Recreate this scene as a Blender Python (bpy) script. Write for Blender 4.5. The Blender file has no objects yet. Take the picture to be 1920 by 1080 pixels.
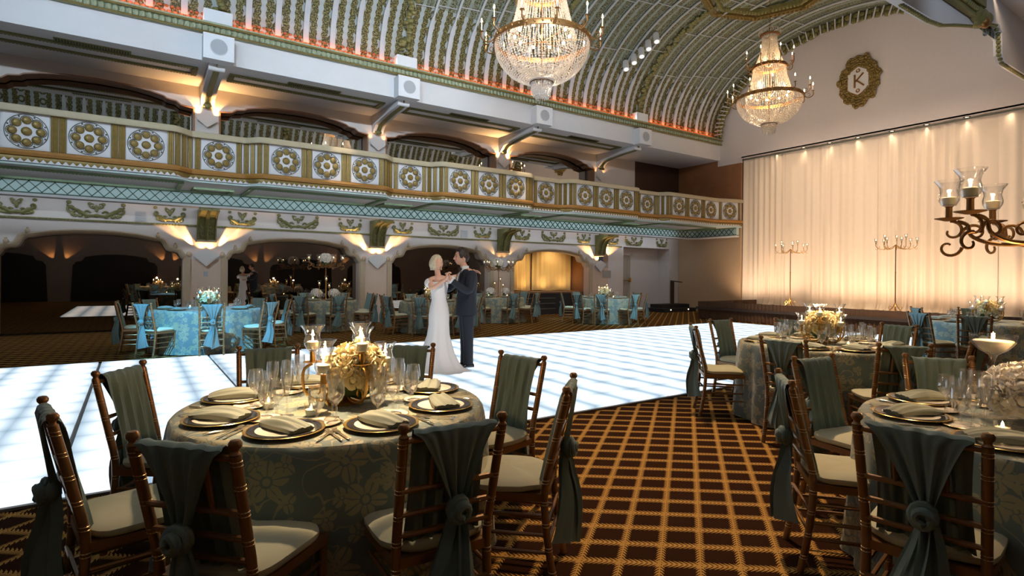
import bpy, bmesh, math, random
from mathutils import Vector, Matrix
random.seed(7)
PI = math.pi
sin, cos = math.sin, math.cos
SC = bpy.context.scene
COL = SC.collection


def lerp(a, b, t):
    return a + (b - a) * t


class MB:
    """Collects shapes into one mesh."""

    def __init__(self):
        self.v = []
        self.f = []
        self.slot2 = None                 # (first face, material) for a second material

    def add(self, vs, fs):
        o = len(self.v)
        self.v.extend(vs)
        self.f.extend([tuple(i + o for i in f) for f in fs])

    def box(self, x0, x1, y0, y1, z0, z1):
        self.add([(x0, y0, z0), (x1, y0, z0), (x1, y1, z0), (x0, y1, z0),
                  (x0, y0, z1), (x1, y0, z1), (x1, y1, z1), (x0, y1, z1)],
                 [(0, 3, 2, 1), (4, 5, 6, 7), (0, 1, 5, 4), (1, 2, 6, 5), (2, 3, 7, 6), (3, 0, 4, 7)])
        return self

    def cbox(self, cx, cy, cz, sx, sy, sz):
        return self.box(cx - sx / 2, cx + sx / 2, cy - sy / 2, cy + sy / 2, cz - sz / 2, cz + sz / 2)

    def bar(self, p, q, w, h, up=(0, 0, 1)):
        """rectangular bar from p to q, w across, h along up"""
        p, q = Vector(p), Vector(q)
        d = (q - p).normalized()
        u = Vector(up)
        s = d.cross(u)
        if s.length < 1e-5:
            s = d.cross(Vector((1, 0, 0)))
        s.normalize()
        u = s.cross(d).normalized()
        vs = []
        for c in (p, q):
            for a, b in ((-1, -1), (1, -1), (1, 1), (-1, 1)):
                vs.append(tuple(c + s * (a * w / 2) + u * (b * h / 2)))
        self.add(vs, [(3, 2, 1, 0), (4, 5, 6, 7), (0, 1, 5, 4), (1, 2, 6, 5), (2, 3, 7, 6), (3, 0, 4, 7)])
        return self

    def tube(self, pts, r, n=8, cap=True, closed=False):
        """round tube through pts; r a number or one per point"""
        pts = [Vector(p) for p in pts]
        m = len(pts)
        rs = r if isinstance(r, (list, tuple)) else [r] * m
        up = None
        vs = []
        for i, p in enumerate(pts):
            if closed:
                d = pts[(i + 1) % m] - pts[i - 1]
            else:
                d = pts[min(i + 1, m - 1)] - pts[max(i - 1, 0)]
            if d.length < 1e-9:
                d = Vector((0, 0, 1))
            d.normalize()
            if up is None:
                up = Vector((0, 0, 1)) if abs(d.z) < .9 else Vector((1, 0, 0))
            s = d.cross(up)
            if s.length < 1e-5:
                s = d.cross(Vector((0, 1, 0)))
            s.normalize()
            up = s.cross(d).normalized()
            for k in range(n):
                a = 2 * PI * k / n
                vs.append(tuple(p + (s * cos(a) + up * sin(a)) * rs[i]))
        fs = []
        last = m if closed else m - 1
        for i in range(last):
            j = (i + 1) % m
            for k in range(n):
                l = (k + 1) % n
                fs.append((i * n + k, i * n + l, j * n + l, j * n + k))
        if cap and not closed:
            fs.append(tuple(range(n - 1, -1, -1)))
            fs.append(tuple((m - 1) * n + k for k in range(n)))
        self.add(vs, fs)
        return self

    def lathe(self, prof, n=16, c=(0, 0, 0), close=False, wob=None):
        """prof [(r, z)...] turned round z"""
        vs = []
        m = len(prof)
        for i, (r, z) in enumerate(prof):
            for k in range(n):
                a = 2 * PI * k / n
                rr = r if wob is None else r * wob(a, i)
                vs.append((c[0] + rr * cos(a), c[1] + rr * sin(a), c[2] + z))
        fs = []
        for i in range(m if close else m - 1):
            j = (i + 1) % m
            for k in range(n):
                l = (k + 1) % n
                fs.append((i * n + k, i * n + l, j * n + l, j * n + k))
        if not close:
            if prof[0][0] > 1e-6:
                fs.append(tuple(range(n - 1, -1, -1)))
            if prof[-1][0] > 1e-6:
                fs.append(tuple((m - 1) * n + k for k in range(n)))
        self.add(vs, fs)
        return self

    def ball(self, c, r, n=10, m=6, sq=(1, 1, 1), wob=0, rnd=None):
        vs = [(c[0], c[1], c[2] - r * sq[2])]
        for i in range(1, m):
            t = -PI / 2 + PI * i / m
            for k in range(n):
                a = 2 * PI * k / n
                q = r * (1 + (wob * (rnd.random() - .5) if wob else 0))
                vs.append((c[0] + q * cos(t) * cos(a) * sq[0], c[1] + q * cos(t) * sin(a) * sq[1], c[2] + q * sin(t) * sq[2]))
        vs.append((c[0], c[1], c[2] + r * sq[2]))
        fs = []
        for k in range(n):
            fs.append((0, 1 + (k + 1) % n, 1 + k))
        for i in range(m - 2):
            for k in range(n):
                l = (k + 1) % n
                fs.append((1 + i * n + k, 1 + i * n + l, 1 + (i + 1) * n + l, 1 + (i + 1) * n + k))
        t = 1 + (m - 2) * n
        for k in range(n):
            fs.append((t + k, t + (k + 1) % n, t + n))
        self.add(vs, fs)
        return self

    def octa(self, c, r, h=None):
        h = h or r
        x, y, z = c
        self.add([(x + r, y, z), (x, y + r, z), (x - r, y, z), (x, y - r, z), (x, y, z + h), (x, y, z - h)],
                 [(0, 1, 4), (1, 2, 4), (2, 3, 4), (3, 0, 4), (1, 0, 5), (2, 1, 5), (3, 2, 5), (0, 3, 5)])
        return self

    def grid(self, rows, closed=False):
        """rows: list of equal-length lists of points"""
        n = len(rows[0])
        vs = [tuple(p) for r in rows for p in r]
        fs = []
        for i in range(len(rows) - 1):
            for k in range(n if closed else n - 1):
                l = (k + 1) % n
                fs.append((i * n + k, i * n + l, (i + 1) * n + l, (i + 1) * n + k))
        self.add(vs, fs)
        return self

    def prism(self, poly, y0, y1, axis='y'):
        """closed polygon [(a, b)] extruded; axis 'y': (x, z) outline, 'z': (x, y), 'x': (y, z)"""
        n = len(poly)
        vs = []
        for d in (y0, y1):
            for a, b in poly:
                vs.append((a, d, b) if axis == 'y' else (a, b, d) if axis == 'z' else (d, a, b))
        fs = [tuple(range(n)), tuple(range(2 * n - 1, n - 1, -1))]
        for k in range(n):
            l = (k + 1) % n
            fs.append((k, k + n, l + n, l))
        self.add(vs, fs)
        return self

    def mesh(self, name, m=None, smooth=True, fix=False):
        me = bpy.data.meshes.new(name)
        me.from_pydata(self.v, [], self.f)
        if self.slot2:
            me.polygons.foreach_set('material_index', [0 if i < self.slot2[0] else 1 for i in range(len(self.f))])
        if fix:
            b = bmesh.new()
            b.from_mesh(me)
            bmesh.ops.recalc_face_normals(b, faces=b.faces)
            b.to_mesh(me)
            b.free()
        if m is not None:
            me.materials.append(m)
            if self.slot2:
                me.materials.append(self.slot2[1])
        if smooth:
            me.polygons.foreach_set('use_smooth', [True] * len(me.polygons))
            try:
                me.set_sharp_from_angle(angle=math.radians(42))
            except Exception:
                pass
        me.update()
        return me

    def build(self, name, m, parent=None, smooth=True, loc=None, fix=True):
        o = bpy.data.objects.new(name, self.mesh(name, m, smooth, fix))
        COL.objects.link(o)
        if parent is not None:
            o.parent = parent
        if loc is not None:
            o.location = loc
        return o


def tag(o, label=None, cat=None, group=None, kind=None):
    if label:
        o['label'] = label
    if cat:
        o['category'] = cat
    if group:
        o['group'] = group
    if kind:
        o['kind'] = kind
    return o


def struct(o):
    o['kind'] = 'structure'
    return o


def thing(name, label, cat, loc=(0, 0, 0), rz=0, group=None):
    o = bpy.data.objects.new(name, None)
    o.empty_display_size = .05
    COL.objects.link(o)
    o.location = loc
    o.rotation_euler = (0, 0, rz)
    return tag(o, label, cat, group)


def children(o, _c={}):
    return list(o.children)


def copy_tree(o, parent=None):
    c = o.copy()
    COL.objects.link(c)
    if parent is not None:
        c.parent = parent
    for ch in list(o.children):
        copy_tree(ch, c)
    return c


def place(src, loc, rz=0, label=None, group=None, used=set()):
    """first use moves the source itself, later uses copy it"""
    if src.name in used:
        o = copy_tree(src)
    else:
        used.add(src.name)
        o = src
    o.location = loc
    o.rotation_euler = (0, 0, rz)
    if label:
        o['label'] = label
    if group:
        o['group'] = group
    return o


# ------------------------------------------------------------------ materials
class N:
    """small wrapper over a node tree"""

    def __init__(self, name):
        self.m = bpy.data.materials.new(name)
        self.m.use_nodes = True
        self.t = self.m.node_tree
        self.t.nodes.clear()
        self.out = self.t.nodes.new('ShaderNodeOutputMaterial')

    def n(self, typ, **kw):
        x = self.t.nodes.new(typ)
        for k, v in kw.items():
            setattr(x, k, v)
        return x

    def l(self, a, b):
        self.t.links.new(a, b)

    def set(self, sock, v):
        if hasattr(v, 'links') or hasattr(v, 'is_output'):
            self.l(v, sock)
        else:
            sock.default_value = v

    def math(self, op, a, b=None, c=None, clamp=False):
        x = self.n('ShaderNodeMath', operation=op, use_clamp=clamp)
        self.set(x.inputs[0], a)
        if b is not None:
            self.set(x.inputs[1], b)
        if c is not None:
            self.set(x.inputs[2], c)
        return x.outputs[0]

    def mix(self, f, a, b):
        x = self.n('ShaderNodeMix', data_type='RGBA')
        self.set(x.inputs[0], f)
        self.set(x.inputs[6], a if not isinstance(a, tuple) else rgb(a))
        self.set(x.inputs[7], b if not isinstance(b, tuple) else rgb(b))
        return x.outputs[2]

    def coord(self, which='Object'):
        return self.n('ShaderNodeTexCoord').outputs[which]

    def sep(self, v):
        x = self.n('ShaderNodeSeparateXYZ')
        self.l(v, x.inputs[0])
        return x.outputs

    def comb(self, x=0., y=0., z=0.):
        c = self.n('ShaderNodeCombineXYZ')
        self.set(c.inputs[0], x)
        self.set(c.inputs[1], y)
        self.set(c.inputs[2], z)
        return c.outputs[0]

    def noise(self, v, scale, detail=2., rough=.5, dist=0.):
        x = self.n('ShaderNodeTexNoise')
        self.l(v, x.inputs['Vector'])
        x.inputs['Scale'].default_value = scale
        x.inputs['Detail'].default_value = detail
        x.inputs['Roughness'].default_value = rough
        x.inputs['Distortion'].default_value = dist
        return x.outputs[0]

    def voro(self, v, scale, feature='F1'):
        x = self.n('ShaderNodeTexVoronoi', feature=feature)
        self.l(v, x.inputs['Vector'])
        x.inputs['Scale'].default_value = scale
        return x.outputs['Distance']

    def ramp(self, f, stops):
        x = self.n('ShaderNodeValToRGB')
        self.l(f, x.inputs[0])
        e = x.color_ramp.elements
        while len(e) < len(stops):
            e.new(.5)
        for k, (p, c) in enumerate(stops):
            e[k].position = p
            e[k].color = rgb(c) if isinstance(c, tuple) else (c, c, c, 1)
        return x.outputs[0]

    def bump(self, h, strength=.3, dist=.01):
        x = self.n('ShaderNodeBump')
        x.inputs['Strength'].default_value = strength
        x.inputs['Distance'].default_value = dist
        self.l(h, x.inputs['Height'])
        return x.outputs[0]

    def pbr(self, col, rough=.6, metal=0., normal=None, **kw):
        p = self.n('ShaderNodeBsdfPrincipled')
        self.set(p.inputs['Base Color'], rgb(col) if isinstance(col, tuple) else col)
        self.set(p.inputs['Roughness'], rough)
        self.set(p.inputs['Metallic'], metal)
        if normal is not None:
            self.l(normal, p.inputs['Normal'])
        for k, v in kw.items():
            self.set(p.inputs[k.replace('_', ' ')], v)
        self.l(p.outputs[0], self.out.inputs[0])
        return p


def rgb(c):
    return (c[0], c[1], c[2], 1.)


def plain(name, col, rough=.6, metal=0., var=.12, scale=9., bump=0., **kw):
    """a base colour with slight mottling"""
    x = N(name)
    co = x.coord()
    f = x.noise(co, scale, 3., .6)
    a = tuple(max(0, c * (1 - var)) for c in col)
    b = tuple(min(1, c * (1 + var)) for c in col)
    c = x.mix(f, a, b)
    nm = x.bump(x.noise(co, scale * 8, 2.), bump, .004) if bump else None
    x.pbr(c, rough, metal, nm, **kw)
    return x.m


def emit(name, col, s):
    x = N(name)
    e = x.n('ShaderNodeEmission')
    e.inputs[0].default_value = rgb(col)
    e.inputs[1].default_value = s
    x.l(e.outputs[0], x.out.inputs[0])
    return x.m


def glass(name, tint=(1, 1, 1), body=.06, gloss=(1, 1, 1), rough=.03, ior=1.35):
    """thin clear glass: see-through face on, mirror-like at the edges"""
    x = N(name)
    tr = x.n('ShaderNodeBsdfTransparent')
    tr.inputs[0].default_value = rgb(tint)
    gl = x.n('ShaderNodeBsdfGlossy')
    gl.inputs[0].default_value = rgb(gloss)
    gl.inputs['Roughness'].default_value = rough
    lw = x.n('ShaderNodeLayerWeight')
    lw.inputs[0].default_value = .35
    f = x.math('ADD', x.math('MULTIPLY', x.math('POWER', lw.outputs['Facing'], 1.5), .85), body, clamp=True)
    rf = x.n('ShaderNodeBsdfGlass')
    rf.inputs['IOR'].default_value = 1.42
    rf.inputs['Roughness'].default_value = 0.
    m0 = x.n('ShaderNodeMixShader')
    m0.inputs[0].default_value = .45
    x.l(gl.outputs[0], m0.inputs[1])
    x.l(rf.outputs[0], m0.inputs[2])
    mx = x.n('ShaderNodeMixShader')
    x.l(f, mx.inputs[0])
    x.l(tr.outputs[0], mx.inputs[1])
    x.l(m0.outputs[0], mx.inputs[2])
    x.l(mx.outputs[0], x.out.inputs[0])
    return x.m


M = {}
M['white'] = plain('white_plaster', (.66, .66, .68), .75, var=.05, scale=2)
M['wall'] = plain('wall_paint', (.60, .57, .54), .8, var=.06, scale=1.5)
M['wallwarm'] = plain('cream_wall_paint', (.66, .60, .56), .8, var=.05, scale=1.5)
M['pier'] = plain('peach_pier_paint', (.64, .49, .38), .8, var=.05)  # peach tint is warm light put into the cream pier colour
M['stagewall'] = plain('grey_mauve_end_wall', (.62, .59, .60), .85, var=.04)
M['rib'] = plain('grey_white_rib', (.44, .47, .50), .7, var=.06)
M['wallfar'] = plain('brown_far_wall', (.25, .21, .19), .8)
M['seam'] = plain('grey_seam_metal', (.16, .14, .13), .6, .2)
M['endwall'] = plain('tan_end_wall', (.50, .36, .23), .8, var=.05)
M['brown'] = plain('brown_wood_panel', (.26, .12, .055), .5, var=.25, scale=3)
M['darkbrown'] = plain('dark_brown_paint', (.05, .022, .012), .6, var=.2)
M['gold'] = plain('antique_gold', (.235, .165, .048), .42, .35, var=.35, scale=14, bump=.4)
M['goldgreen'] = plain('verdigris_gold', (.20, .19, .07), .5, .25, var=.45, scale=16, bump=.5)
M['green'] = plain('green_gilt', (.17, .24, .13), .5, .15, var=.35, scale=14, bump=.4)
M['darkgreen'] = plain('dark_green_paint', (.025, .075, .05), .5, var=.25)
M['teal'] = plain('pale_teal_paint', (.50, .64, .63), .7, var=.08)
M['railcream'] = plain('stone_coloured_rail', (.42, .36, .24), .6, var=.1)
M['amber'] = plain('amber_moulding', (.36, .17, .035), .5, .1, var=.2)
M['trim'] = plain('tan_arch_moulding', (.46, .36, .24), .65, var=.12)
M['frameline'] = plain('dark_line_paint', (.09, .10, .08), .6)
M['speaker'] = plain('white_speaker_shell', (.72, .74, .78), .5, var=.03)
M['grille'] = plain('grey_grille_cloth', (.38, .40, .43), .7, var=.06, scale=60)
M['chairwood'] = plain('dark_gold_bamboo', (.275, .14, .055), .32, .45, var=.2, scale=12)
M['chairring'] = plain('gold_ring_paint', (.62, .42, .20), .35, .4, var=.1)
M['brass'] = plain('brass', (.62, .36, .10), .28, .85, var=.15)
M['bronze'] = plain('brown_bronze', (.30, .15, .05), .38, .7, var=.15)
M['steel'] = plain('polished_steel', (.72, .66, .56), .18, .95, var=.04)
M['plate'] = plain('cream_china', (.72, .64, .52), .18, var=.02)
M['plateband'] = plain('black_plate_band', (.02, .022, .03), .2, var=.3)
M['platerim'] = plain('gold_plate_rim', (.60, .40, .13), .22, .8, var=.08)
M['wax'] = plain('ivory_wax', (.95, .86, .70), .5, var=.03, Subsurface_Weight=.5, Subsurface_Radius=(.03, .015, .006))
M['flame'] = emit('candle_flame', (1, .66, .28), 26)
M['bulb'] = emit('candle_bulb', (1, .66, .30), 40)
M['dimlens'] = emit('spot_lens', (1, .86, .66), 2.5)
M['glass'] = glass('clear_glass', body=.17)
M['hglass'] = glass('hurricane_glass', body=.05)


def crystal():
    x = N('cut_crystal')
    tr = x.n('ShaderNodeBsdfTransparent')
    tl = x.n('ShaderNodeBsdfTranslucent')
    tl.inputs[0].default_value = (1, .93, .85, 1)
    df = x.n('ShaderNodeBsdfDiffuse')
    df.inputs[0].default_value = (.95, .90, .84, 1)
    gl = x.n('ShaderNodeBsdfGlossy')
    gl.inputs['Roughness'].default_value = .12
    m1, m2, m3 = [x.n('ShaderNodeMixShader') for _ in range(3)]
    m1.inputs[0].default_value, m2.inputs[0].default_value, m3.inputs[0].default_value = .5, .35, .38
    for m, a, b in ((m1, tl, df), (m2, m1, gl), (m3, m2, tr)):
        x.l(a.outputs[0], m.inputs[1])
        x.l(b.outputs[0], m.inputs[2])
    x.l(m3.outputs[0], x.out.inputs[0])
    return x.m


M['crystal'] = crystal()
M['black'] = plain('matt_black', (.012, .012, .014), .7)
M['deckedge'] = plain('dark_deck_edge', (.055, .042, .038), .6)
M['stagetop'] = plain('brown_stage_boards', (.22, .12, .065), .6, var=.15)
M['skirt'] = plain('black_brown_skirt_cloth', (.10, .055, .032), .85, var=.2)
M['door'] = plain('cream_door_paint', (.40, .36, .29), .6, var=.05)
M['skin'] = plain('skin', (.72, .40, .27), .5, var=.06, Subsurface_Weight=.12)
M['skinw'] = plain('light_skin', (.80, .47, .33), .5, var=.06, Subsurface_Weight=.12)
M['blonde'] = plain('platinum_hair', (.75, .62, .42), .45, var=.25, scale=30, bump=.5)
M['dhair'] = plain('dark_brown_hair', (.03, .017, .011), .5, var=.3, scale=30, bump=.5)
M['tux'] = plain('midnight_wool', (.010, .014, .024), .75, var=.2)
M['satin'] = plain('black_satin', (.008, .008, .011), .3)
M['shirt'] = plain('white_shirt_cotton', (.85, .85, .86), .7, var=.02)
M['lips'] = plain('lip_colour', (.55, .13, .12), .4)
M['eye'] = plain('dark_eye', (.03, .025, .02), .25)
M['leaf'] = plain('dark_green_leaf', (.05, .09, .03), .5, var=.4)
M['panelline'] = plain('grey_paper', (.35, .33, .30), .7, var=.2, scale=20)


def cloth(name, col, rough=.75, var=.16, sheen=.15, weave=90):
    x = N(name)
    co = x.coord()
    f = x.noise(co, 5., 4., .6)
    c = x.mix(f, tuple(q * (1 - var) for q in col), tuple(min(1, q * (1 + var)) for q in col))
    nm = x.bump(x.noise(co, weave, 2.), .12, .003)
    x.pbr(c, rough, 0., nm, Sheen_Weight=sheen * .6, Specular_IOR_Level=.25)
    return x.m


M['sash'] = cloth('sage_blue_satin', (.165, .235, .215), .5, .1, .25)
M['cushion'] = cloth('celadon_cushion_cotton', (.60, .57, .39), .7, .06)
M['napkin'] = cloth('grey_green_napkin_linen', (.215, .225, .175), .65, .08)
M['dress'] = cloth('ivory_bridal_satin', (.86, .83, .82), .5, .04, .2, 120)
M['curtain'] = cloth('ivory_drapery', (.84, .74, .62), .8, .04, .1, 40)
M['alcove'] = cloth('champagne_drapery', (.62, .46, .22), .7, .1, .1, 40)
M['rose'] = cloth('cream_petals', (.88, .74, .44), .6, .1, .1, 60)
M['white_rose'] = cloth('white_petals', (.88, .82, .74), .6, .08, .1, 60)


def damask():
    """sage brocade with woven flowers, leaves and trailing stems"""
    x = N('damask_brocade')
    uv = x.n('ShaderNodeUVMap')
    uv.uv_map = 'UVMap'
    p = uv.outputs[0]
    w = x.noise(p, 3.2, 2., .5)
    wn = x.n('ShaderNodeTexNoise')
    x.l(p, wn.inputs['Vector'])
    wn.inputs['Scale'].default_value = 9.
    va = x.n('ShaderNodeVectorMath', operation='SCALE')
    x.l(wn.outputs['Color'], va.inputs[0])
    va.inputs['Scale'].default_value = .03
    vb = x.n('ShaderNodeVectorMath', operation='ADD')
    x.l(p, vb.inputs[0])
    x.l(va.outputs[0], vb.inputs[1])

    def motif(scale, rad, pet, seed):
        vo = x.n('ShaderNodeTexVoronoi', feature='F1', voronoi_dimensions='2D')
        off = x.n('ShaderNodeVectorMath', operation='ADD')
        x.l(vb.outputs[0], off.inputs[0])
        off.inputs[1].default_value = (seed, seed * .7, 0)
        x.l(off.outputs[0], vo.inputs['Vector'])
        vo.inputs['Scale'].default_value = scale
        vo.inputs['Randomness'].default_value = .75
        sb = x.n('ShaderNodeVectorMath', operation='SUBTRACT')
        x.l(off.outputs[0], sb.inputs[0])
        x.l(vo.outputs['Position'], sb.inputs[1])
        s = x.sep(sb.outputs[0])
        r = x.math('SQRT', x.math('ADD', x.math('MULTIPLY', s[0], s[0]), x.math('MULTIPLY', s[1], s[1])))
        cr = x.sep(vo.outputs['Color'])
        th = x.math('ADD', x.math('ARCTAN2', s[1], s[0]), x.math('MULTIPLY', cr[0], 6.))
        lobe = x.math('ABSOLUTE', x.math('COSINE', x.math('MULTIPLY', th, pet / 2.)))
        lim = x.math('MULTIPLY', x.math('ADD', .45, x.math('MULTIPLY', lobe, .55)), rad)
        body = x.math('LESS_THAN', r, lim)
        vein = x.math('GREATER_THAN', x.math('ABSOLUTE', x.math('SINE', x.math('MULTIPLY', th, pet * 1.0))), .28)
        core = x.math('LESS_THAN', r, rad * .16)
        gap = x.math('GREATER_THAN', r, rad * .26)
        return x.math('MAXIMUM', core, x.math('MULTIPLY', x.math('MULTIPLY', body, vein), gap))
    big = x.noise(vb.outputs[0], 5.5, 1., .4, 1.2)
    vine = x.math('LESS_THAN', x.math('ABSOLUTE', x.math('SUBTRACT', big, .5)), .013)
    pat = x.math('MAXIMUM', vine, x.math('MAXIMUM', motif(4.2, .088, 5., 0.), motif(7., .045, 3., 3.3)))
    base = x.mix(w, (.125, .165, .150), (.195, .23, .20))
    gold = x.mix(w, (.40, .32, .15), (.48, .41, .24))
    c = x.mix(x.math('MULTIPLY', pat, .72), base, gold)
    rough = x.math('SUBTRACT', .68, x.math('MULTIPLY', pat, .2))
    x.pbr(c, rough, 0., x.bump(pat, .2, .002), Sheen_Weight=.2)
    return x.m


M['damask'] = damask()


def carpet():
    """dark brown ground with a lattice of gold leaf garlands"""
    x = N('leaf_lattice_carpet')
    s = x.sep(x.coord())
    X, Y = s[0], s[1]
    # rhombic axes: p = a*A*(.78,-.625) + b*B*(.78,.625)
    A, B = .2, .208
    a = x.math('DIVIDE', x.math('SUBTRACT', x.math('DIVIDE', X, .78), x.math('DIVIDE', Y, .625)), 2 * A)
    b = x.math('DIVIDE', x.math('ADD', x.math('DIVIDE', X, .78), x.math('DIVIDE', Y, .625)), 2 * B)

    def chain(p, q, w, off):
        d = x.math('SUBTRACT', x.math('FRACT', x.math('ADD', p, off)), .5)
        ad = x.math('ABSOLUTE', d)
        ph = x.math('FRACT', x.math('ADD', x.math('MULTIPLY', q, 8.), x.math('MULTIPLY', ad, 7.)))
        lf = x.math('LESS_THAN', ph, .66)
        wid = x.math('MULTIPLY', x.math('ADD', .55, x.math('MULTIPLY', x.math('SUBTRACT', .66, ph), .9)), w)
        body = x.math('MULTIPLY', lf, x.math('LESS_THAN', ad, wid))
        stem = x.math('LESS_THAN', ad, .016)
        return x.math('MAXIMUM', body, stem)
    ch = x.math('MAXIMUM', chain(a, b, .115, .1), chain(b, a, .16, .25))
    fib = x.noise(x.coord(), 260., 2., .6)
    gold = x.mix(fib, (.32, .165, .042), (.66, .38, .105))
    dark = x.mix(fib, (.015, .0050, .0020), (.044, .0155, .0065))
    c = x.mix(ch, dark, gold)
    x.pbr(c, .98, 0., x.bump(x.math('ADD', fib, ch), .25, .004), Specular_IOR_Level=.04)
    return x.m


M['carpet'] = carpet()


def vaultmat():
    """painted relief between the ribs: gilt scroll columns, ovals low down, all-over filigree higher"""
    x = N('gilt_filigree_vault')
    uv = x.n('ShaderNodeUVMap')
    uv.uv_map = 'UVMap'
    s = x.sep(uv.outputs[0])
    u, v = s[0], s[1]
    d = x.math('ABSOLUTE', x.math('SUBTRACT', x.math('FRACT', u), .5))      # 0 mid panel, .5 at a rib
    p = x.comb(x.math('MULTIPLY', u, .653), v, 0.)
    wn = x.n('ShaderNodeTexNoise')
    x.l(p, wn.inputs['Vector'])
    wn.inputs['Scale'].default_value = 7.
    va = x.n('ShaderNodeVectorMath', operation='SCALE')
    x.l(wn.outputs['Color'], va.inputs[0])
    va.inputs['Scale'].default_value = .10
    vb = x.n('ShaderNodeVectorMath', operation='ADD')
    x.l(p, vb.inputs[0])
    x.l(va.outputs[0], vb.inputs[1])
    edge = x.voro(vb.outputs[0], 13., 'DISTANCE_TO_EDGE')
    fil = x.math('GREATER_THAN', edge, .045)
    curl = x.math('GREATER_THAN', x.noise(vb.outputs[0], 17., 2., .6, 1.5), .40)
    fil = x.math('MULTIPLY', fil, curl)
    col = x.math('MULTIPLY', x.math('GREATER_THAN', d, .17), x.math('LESS_THAN', d, .40))
    wavy = x.math('ADD', d, x.math('MULTIPLY', x.math('SINE', x.math('MULTIPLY', v, 36.)), .018))
    colw = x.math('MULTIPLY', x.math('GREATER_THAN', wavy, .17), x.math('LESS_THAN', wavy, .41))
    fv = x.math('DIVIDE', x.math('SUBTRACT', x.math('FRACT', x.math('DIVIDE', v, .42)), .5), .36)
    fu = x.math('DIVIDE', d, .20)
    rr = x.math('SQRT', x.math('ADD', x.math('MULTIPLY', fv, fv), x.math('MULTIPLY', fu, fu)))
    oval = x.math('MULTIPLY', x.math('GREATER_THAN', rr, .45), x.math('LESS_THAN', rr, .95))
    low = x.math('LESS_THAN', v, 1.7)
    ovz = x.math('MULTIPLY', oval, x.math('LESS_THAN', v, 1.7))
    lowm = x.math('MAXIMUM', x.math('MULTIPLY', colw, x.math('GREATER_THAN', x.noise(vb.outputs[0], 30., 2.), .30)), ovz)
    line = x.math('MULTIPLY', x.math('GREATER_THAN', d, .07), x.math('LESS_THAN', d, .12))
    hi = x.math('MULTIPLY', fil, x.math('SUBTRACT', 1., line))
    hi = x.math('MULTIPLY', hi, x.math('LESS_THAN', d, .43))
    msk = x.math('ADD', x.math('MULTIPLY', lowm, low), x.math('MULTIPLY', hi, x.math('SUBTRACT', 1., low)))
    tone = x.noise(p, 9., 3.)
    gold = x.mix(x.math('GREATER_THAN', x.noise(p, 27., 3., .7), .52), (.032, .036, .011), (.23, .20, .070))
    base = x.mix(low, x.mix(tone, (.15, .20, .17), (.30, .36, .32)), x.mix(tone, (.25, .30, .31), (.40, .45, .46)))
    c = x.mix(msk, base, gold)
    x.pbr(c, .5, x.math('MULTIPLY', msk, .25), x.bump(x.math('ADD', msk, x.math('MULTIPLY', tone, .4)), .7, .03))
    return x.m


M['vault'] = vaultmat()


def danceglow():
    """frosted panels lit from below by rows of lamps"""
    x = N('lit_frosted_panel')
    s = x.sep(x.n('ShaderNodeNewGeometry').outputs['Position'])

    def band(c, per, off, pw):
        t = x.math('FRACT', x.math('ADD', x.math('DIVIDE', c, per), off))
        return x.math('POWER', x.math('ABSOLUTE', x.math('SINE', x.math('MULTIPLY', t, PI))), pw)
    bx = band(s[0], .508, .8, .9)
    by = band(s[1], .53, .58, .5)
    n = x.noise(x.n('ShaderNodeNewGeometry').outputs['Position'], .8, 1.)
    k = x.math('MULTIPLY', x.math('ADD', .45, x.math('MULTIPLY', bx, .55)), x.math('ADD', .68, x.math('MULTIPLY', by, .32)))
    st = x.math('MULTIPLY', x.math('ADD', x.math('MULTIPLY', k, 1.55), .06), x.math('ADD', .85, x.math('MULTIPLY', n, .3)))
    e = x.n('ShaderNodeEmission')
    x.l(x.mix(k, (.36, .70, 1.), (.93, .97, 1.)), e.inputs[0])
    x.l(st, e.inputs[1])
    g = x.n('ShaderNodeBsdfGlossy')
    g.inputs['Roughness'].default_value = .25
    g.inputs[0].default_value = (.5, .5, .5, 1)
    mx = x.n('ShaderNodeMixShader')
    mx.inputs[0].default_value = .08
    x.l(e.outputs[0], mx.inputs[1])
    x.l(g.outputs[0], mx.inputs[2])
    x.l(mx.outputs[0], x.out.inputs[0])
    return x.m


M['glow'] = danceglow()


def mirrormat(name='smoked_mirror', col=(.30, .25, .21, 1)):
    x = N(name)
    g = x.n('ShaderNodeBsdfGlossy')
    g.inputs[0].default_value = col
    g.inputs['Roughness'].default_value = .012
    x.l(g.outputs[0], x.out.inputs[0])
    return x.m


M['mirror'] = mirrormat()
M['upmirror'] = mirrormat('upper_mirror', (.62, .60, .56, 1))
M['cornice'] = plain('pale_green_gilt', (.34, .38, .25), .5, .1, var=.35, scale=14, bump=.4)
# ------------------------------------------------------------------ the room
WY = 16.5                                   # face of the arcaded wall
PIER = [1.55 + 4.57 * k for k in range(-1, 4)]          # -3.02 ... 15.26
BAY = [-.735 + 4.57 * k for k in range(0, 5)]
XE = 20.0                                   # end wall with the stage
VC, VA, VB, VZ = 9.6, 4.9, 3.1, 7.2         # vault: centre, half width, rise, springing


def vpt(th, k=0.):
    return VC + (VA - k) * cos(th), VZ + (VB - k) * sin(th)


fl = MB()
fl.add([(-9, -1.6, 0), (20.8, -1.6, 0), (20.8, 18, 0), (-9, 18, 0)], [(0, 1, 2, 3)])
fl.add([(-9, -1.6, -.1), (20.8, -1.6, -.1), (20.8, 18, -.1), (-9, 18, -.1)], [(3, 2, 1, 0)])
struct(fl.build('floor', M['carpet'], smooth=False, fix=False))

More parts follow.
